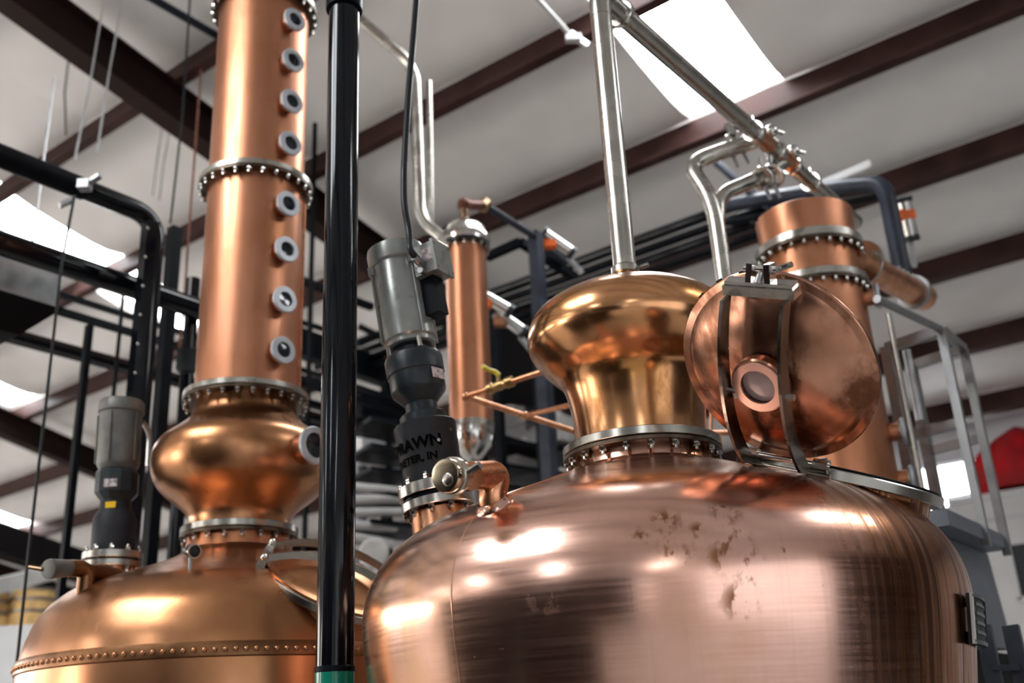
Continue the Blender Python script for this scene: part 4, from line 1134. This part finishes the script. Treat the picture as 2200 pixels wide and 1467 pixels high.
# ------------------------------------------------------------------ black pipework and posts on the left
eb = at(335, 468, 5.7)
LP = thing('service_main', V((eb.x, eb.y, 0)), 'thick black pipe with a rounded elbow at upper left', 'pipe')
MB().tube([eb - QD * 3.2, eb, V((eb.x, eb.y, 1.2))], .058, 20, .16, 8).build('main_run', M['black'], LP)
lw = eb - QD * .95
MB().ringband(lw, QD, .062, .05, .5, 20).build('joint_sleeve', M['black_matt'], LP)
kq = at(182, 398, 5.3)
clp = MB().box(kq + V((0, 0, .0)), (.06, .06, .05)).build('beam_clamp', M['steel_dull'], LP)
MB().bar(kq, kq + (RT * .08 + UP * .05), .035, .02).build('clamp_jaw', M['steel_dull'], clp)
MB().bar(at(158, 428, 5.35), at(128, 442, 5.35), .05, .02).build('clamp_plate', M['galv'], LP)
pq_ = at(318, 520, 5.5)
SPT = thing('slotted_post', V((pq_.x, pq_.y, 0)), 'black post with a row of pale bolts beside the elbow pipe', 'post')
MB().bar(V((pq_.x, pq_.y, 0)), V((pq_.x, pq_.y, at(318, 478, 5.5).z)), .062, .062, PD).build('post_shaft', M['black'], SPT)
for k_ in range(9):
    z = at(312, 500 + 62 * k_, 5.5).z
    inst('bolt', BOLT_S, frame(V((pq_.x, pq_.y, z)) - AX2.normalized() * .052, -AX2.normalized()), SPT)
e2_ = at(300, 622, 5.9)
single('service_main', MB().tube([e2_ - QD * 3, e2_ + QD * .5], .066, 18), M['black'], 'thick straight black pipe crossing below the left skylight', 'pipe')
def along_q(px, py, d, back, fwd, w, h, mat, name, label, cat, group=None):
    q = at(px, py, d)
    return single(name, MB().bar(q - QD * back, q + QD * fwd, w, h), M[mat], label, cat, group)
g = 'thin rails of the left mezzanine'
along_q(200, 655, 7.0, 2.2, 3.0, .035, .035, 'black_matt', 'mezzanine_rail', 'upper thin black rail left of the column still', 'rail', g)
along_q(200, 690, 7.0, 2.2, 3.0, .045, .045, 'black_matt', 'mezzanine_rail', 'lower thin black rail left of the column still', 'rail', g)
mb_ = thing('mezzanine_beam', at(140, 752, 7.2), 'olive black steel beam crossing behind the left still', 'beam')
q = at(140, 752, 7.2)
MB().bar(q - QD * 3 + V((0, 0, .02)), q + QD * 4.5 + V((0, 0, .02)), .05, .045).build('beam_web', M['brown_dk'], mb_)
MB().bar(q - QD * 3 - V((0, 0, .02)), q + QD * 4.5 - V((0, 0, .02)), .09, .035).build('beam_flange', M['black_matt'], mb_)
def vpost(px, py, d, w, mat, label, name='mezzanine_post', ztop=None, cat='post', round_=False):
    q = at(px, py, d)
    mb = MB()
    b = V((q.x, q.y, 0))
    if round_: mb.cyl(b, q, w / 2, seg=12)
    else: mb.bar(b, q, w, w, PD)
    return single(name, mb, M[mat], label, cat, 'slim black posts on the left')
vpost(192, 700, 6.6, .040, 'black_matt', 'slim black post left of the dark agitator')
vpost(265, 630, 6.8, .026, 'black_matt', 'thinnest black post rising behind the dark agitator', round_=True)
vpost(376, 490, 6.4, .070, 'black_matt', 'black post right of the elbow pipe')
vpost(416, 600, 6.2, .085, 'black', 'stout black post with rounded top touching the column still', round_=True)
# copper lines and wires hanging on the left
def wire(pts, d, r, mat, label, name='hanging_wire', cat='wire', grp='wires hanging on the left'):
    return single(name, MB().tube([at(x, y, d) for x, y in pts], r, 8), M[mat], label, cat, grp)
wire([(160, 420), (132, 570), (95, 900), (60, 1200), (28, 1500)], 5.2, .0075, 'cable', 'long dark wire dropping past the barrels at far left')
wire([(230, -40), (190, 200), (160, 345)], 6.7, .0075, 'galv', 'left of two pale parallel rods at upper left')
wire([(270, -40), (234, 160), (208, 330)], 6.7, .0075, 'galv', 'right of two pale parallel rods at upper left')
wire([(150, 105), (139, 200), (142, 290)], 8.5, .008, 'cable', 'short dark wire below the big brown rafter')
wire([(410, -40), (402, 100), (392, 250), (366, 480)], 6.6, .008, 'cable', 'dark wire dropping just left of the column still')
wire([(352, 250), (338, 340), (328, 420)], 9, .007, 'galv', 'faint pale wire below the rafter, left one')
wire([(368, 260), (352, 350), (342, 430)], 9, .007, 'galv', 'faint pale wire below the rafter, right one')
wire([(432, 150), (424, 260), (408, 470), (396, 640), (386, 740), (384, 778)], 6.4, .008, 'red_brown', 'thin copper line dropping beside the column still', 'copper_line', 'pipe')
single('control_box', MB().box(at(402, 775, 6.0), (.10, .08, .13)), M['gear'], 'small dark box behind the lower column edge', 'box')
# conduit behind the top of the column, upper left
single('roof_conduit', MB().tube([at(290, -25, 7.0), at(480, 85, 7.6)], .035, 10), M['grey_post'], 'blue grey conduit running to the column top', 'conduit')
# grey unit heater at the left edge
hq = at(-25, 650, 6.0)
HT = thing('unit_heater', hq - V((0, 0, .25)), 'grey unit heater hanging at the left picture edge', 'heater')
Mh = Matrix((QD, PD, V((0, 0, 1)))).transposed()
MB().box(hq + V((0, 0, .08)), (.52, .5, .20), Mh).build('heater_case', M['steel_dull'], HT)
MB().hexa([hq + Mh @ V(c_) for c_ in ((-.3, -.2, -.22), (.1, -.2, -.22), (.1, .2, -.22), (-.3, .2, -.22))],
          [hq + Mh @ V(c_) for c_ in ((-.3, -.25, -.02), (.3, -.25, -.02), (.3, .25, -.02), (-.3, .25, -.02))]).build('heater_hood', M['dark'], HT)
for s_ in (-.2, .2):
    MB().cyl(hq + Mh @ V((s_, 0, .18)), hq + Mh @ V((s_, 0, 1.6)), .008, seg=8).build('hanger_rod', M['galv'], HT)

# barrels on a rack, lower left
def barrel(c, label, ax):
    t = thing('barrel', c - V((0, 0, .3)), label, 'barrel', 'oak barrels on the far left rack')
    prof = [(.24, -.42), (.27, -.3), (.295, -.12), (.30, 0), (.295, .12), (.27, .3), (.24, .42)]
    MB().lathe([(.22, -.40)] + prof + [(.22, .40)], c, ax, 28).build('staves', M['wood'], t)
    for z, r in ((-.40, .246), (-.27, .279), (.27, .279), (.40, .246), (-.12, .299), (.12, .299)):
        MB().ringband(c + V(ax) * (z - .02), ax, r + .004, r - .02, .04, 28, .001).build('hoop', M['hoop'], t)
    return t
bd = 14.8
for (px, py), lb in (((66, 1338), 'pale oak barrel on the far left rack'), ((-36, 1343), 'pale oak barrel half cut by the left edge')):
    barrel(at(px, py, bd), lb, (0, 0, 1))
zb_ = at(66, 1338, bd).z - .43
RK = thing('barrel_rack', V((at(60, 1400, bd).x, at(60, 1400, bd).y, 0)), 'steel barrel rack at far left behind the still', 'rack')
MB().hexa([at(x, 1400, d_) * V((1, 1, 0)) + V((0, 0, zb_ - .07)) for x, d_ in ((-90, bd - .35), (170, bd - .35), (170, bd + .35), (-90, bd + .35))],
          [at(x, 1400, d_) * V((1, 1, 0)) + V((0, 0, zb_)) for x, d_ in ((-90, bd - .35), (170, bd - .35), (170, bd + .35), (-90, bd + .35))]).build('shelf', M['pvc'], RK)
for px in (-70, 22, 130):
    q = at(px, 1330, bd + .45)
    MB().bar(V((q.x, q.y, 0)), V((q.x, q.y, q.z + .2)), .07, .07, PD).build('upright', M['grey_post'], RK)
single('pallet_load', MB().box(at(18, 1440, 9.5), (.6, .6, .62)), M['white'], 'white wrapped load at the bottom left corner', 'load')
single('dark_lintel', MB().bar(at(-40, 1150, 14), at(200, 1225, 15), .3, .35), M['dark'], 'dark beam above the barrel rack at far left', 'beam')
single('pale_ledge', MB().bar(at(-20, 1262, 12.5), at(130, 1225, 13), .25, .16), M['pvc'], 'pale ledge between the dark beam and the barrels', 'ledge')

# ------------------------------------------------------------------ mezzanine and stores in the background
MZ = thing('mezzanine', flat(7.0, 9.0, 0), 'dark steel mezzanine with rails behind the condenser', 'mezzanine')
def mbar(a, b, w, h, mat='black_matt', name='beam'):
    MB().bar(a, b, w, h).build(name, M[mat], MZ)
for (xa, ya, da), (xb, yb, db), w, h in (((640, 600, 8.5), (800, 660, 9.0), .06, .06), ((640, 690, 8.5), (720, 715, 8.8), .04, .04), ((640, 735, 9), (860, 815, 10), .12, .26),
                                       ((640, 860, 9), (1000, 960, 10.5), .06, .07), ((760, 840, 9), (1230, 985, 11), .05, .06), ((640, 810, 9), (720, 835, 9.2), .05, .05),
                                       ((765, 870, 9), (960, 920, 10), .12, .20), ((760, 905, 9.2), (900, 945, 9.8), .10, .10), ((640, 905, 8.6), (700, 925, 8.8), .08, .08),
                                       ((770, 740, 9.5), (860, 700, 9.5), .05, .05), ((770, 700, 9.5), (860, 745, 9.6), .05, .05)):
    mbar(at(xa, ya, da), at(xb, yb, db), w, h)
for px, py, d, w in ((677, 265, 8.0, .03), (1062, 660, 8.2, .07), (1160, 700, 8.0, .12), (830, 820, 9.4, .08), (1030, 900, 8.8, .06)):
    q = at(px, py, d); MB().bar(V((q.x, q.y, 0)), q, w, w, PD).build('upright', M['black_matt'], MZ)
# dark storage box filling the gap right of the condenser
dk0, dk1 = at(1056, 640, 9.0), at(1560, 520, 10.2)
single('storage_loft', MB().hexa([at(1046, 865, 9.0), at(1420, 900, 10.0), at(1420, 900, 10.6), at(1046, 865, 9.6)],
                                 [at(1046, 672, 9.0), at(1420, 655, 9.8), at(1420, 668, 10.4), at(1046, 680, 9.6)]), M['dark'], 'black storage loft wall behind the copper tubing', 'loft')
RKB = thing('storage_rack', V((at(1100, 1000, 9).x, at(1100, 1000, 9).y, 0)), 'dark storage rack behind the shoulder of the front still', 'rack')
for y0, y1, mt_ in ((905, 950, 'black_matt'), (960, 1000, 'black_matt'), (1010, 1040, 'black_matt'), (1060, 1085, 'black_matt'), (1120, 1150, 'black_matt')):
    MB().bar(at(770, y0 + 10, 8.6), at(1250, y1 + 40, 9.8), .5, .035).build('shelf', M[mt_], RKB)
for px in (780, 1035, 1160, 1250):
    q = at(px, 890, 9.3); MB().bar(V((q.x, q.y, 0)), q, .06, .06, PD).build('upright', M['grey_post'], RKB)
g = 'pale pipes stored on the rack'
names = ['uppermost', 'second', 'third', 'fourth', 'fifth', 'lowest']
for k_, (x0, y0, x1, y1, r) in enumerate(((770, 1045, 880, 1058, .05), (770, 1078, 880, 1070, .05), (765, 1105, 870, 1100, .05), (765, 1128, 850, 1132, .06), (765, 1150, 842, 1168, .06), (765, 1172, 820, 1190, .06))):
    single('stored_pipe', MB().tube([at(x0 - 60, y0 - 4, 8.2), at(x1, y1, 8.6)], .04, 12), M['pvc'], '%s pale pipe stored right of the black post' % names[k_], 'pipe', g)
dq = at(803, 1188, 8.0)
single('round_lid', MB().lathe([(.11, 0), (.115, .02), (.10, .035), (.001, .04)], dq, (EYE - dq), 32), M['pvc'], 'round pale lid on the rack right of the black post', 'lid')
single('work_lamp', MB().sphere(at(784, 1222, 7.5), .06), M['pvc'], 'white globe showing between post and front still', 'lamp')
single('grey_drum', MB().lathe([(.25, 0), (.26, .02), (.25, .3), (.26, .32), (.25, .6)], at(1010, 1060, 9.2) - V((0, 0, .5)), (0, 0, 1), 28), M['bluegrey'], 'grey drum on the rack behind the tilted agitator', 'drum')
for k_, (px, py, w, h, mt_, lb) in enumerate(((1200, 935, .5, .25, 'pvc', 'pale box on the rack nearest the onion head'), (1120, 905, .4, .18, 'steel_dull', 'grey crate on the rack under the copper tubes'), (1110, 1010, .5, .14, 'pvc', 'long pale carton on the rack below the drum'), (820, 980, .9, .35, 'white', 'white carton high on the rack right of the post'))):
    single('stored_box', MB().box(at(px, py, 9.6), (w, .4, h), Matrix((QD, PD, V((0, 0, 1)))).transposed()), M[mt_], lb, 'box', 'boxes on the storage rack')
# unseen dark tanks and blocks, added to darken the copper's reflections
for az_, lb in ((-113, 'unseen dark tank added left of the photographer for reflections, farther one'), (-141, 'unseen dark tank added left of the photographer for reflections, nearer one')):
    c_ = AX1 + V((math.sin(R(az_)), math.cos(R(az_)), 0)) * 4.1
    tk = thing('unseen_tank', c_, lb, 'tank', 'dark tanks added beside the photographer')
    MB().lathe([(.95, .25), (.97, .3), (.97, 2.1), (.93, 2.2), (.4, 2.34), (.02, 2.36)], c_, (0, 0, 1), 48).build('tank_shell', M['brown_dk'], tk)
    for k_ in range(4):
        e_ = V((math.cos(k_ * PI / 2), math.sin(k_ * PI / 2), 0)) * .8
        MB().cyl(c_ + e_, c_ + e_ + V((0, 0, .3)), .05, seg=10).build('leg', M['black_matt'], tk)
for nm, p_, s_, w, dpt, h_, lb in (('unseen_block', -3.0, -8.5, 6.0, 1.2, 3.6, 'unseen dark block added behind the photographer for reflections'), ('unseen_block', -5.2, 2.6, 1.2, 4.5, 3.9, 'unseen dark block added to the right of the photographer for reflections'), ('unseen_block', 3.4, -6.5, 5.0, 1.2, 3.2, 'unseen dark block added on the left behind the photographer for reflections')):
    b0 = flat(p_, s_, 0)
    MBx = MB().hexa([b0, b0 + PD * w, b0 + PD * w + QD * dpt, b0 + QD * dpt], [b0 + V((0, 0, h_)), b0 + PD * w + V((0, 0, h_)), b0 + PD * w + QD * dpt + V((0, 0, h_)), b0 + QD * dpt + V((0, 0, h_))])
    single(nm, MBx, M['brown_dk'], lb, 'block')

# ------------------------------------------------------------------ turn the finished place so the hall lies square to the axes
TURN = Matrix.Rotation(AZ, 4, 'Z')
bpy.context.view_layer.update()
for o in [x for x in sc.objects if x.parent is None]:
    o.matrix_world = TURN @ o.matrix_world
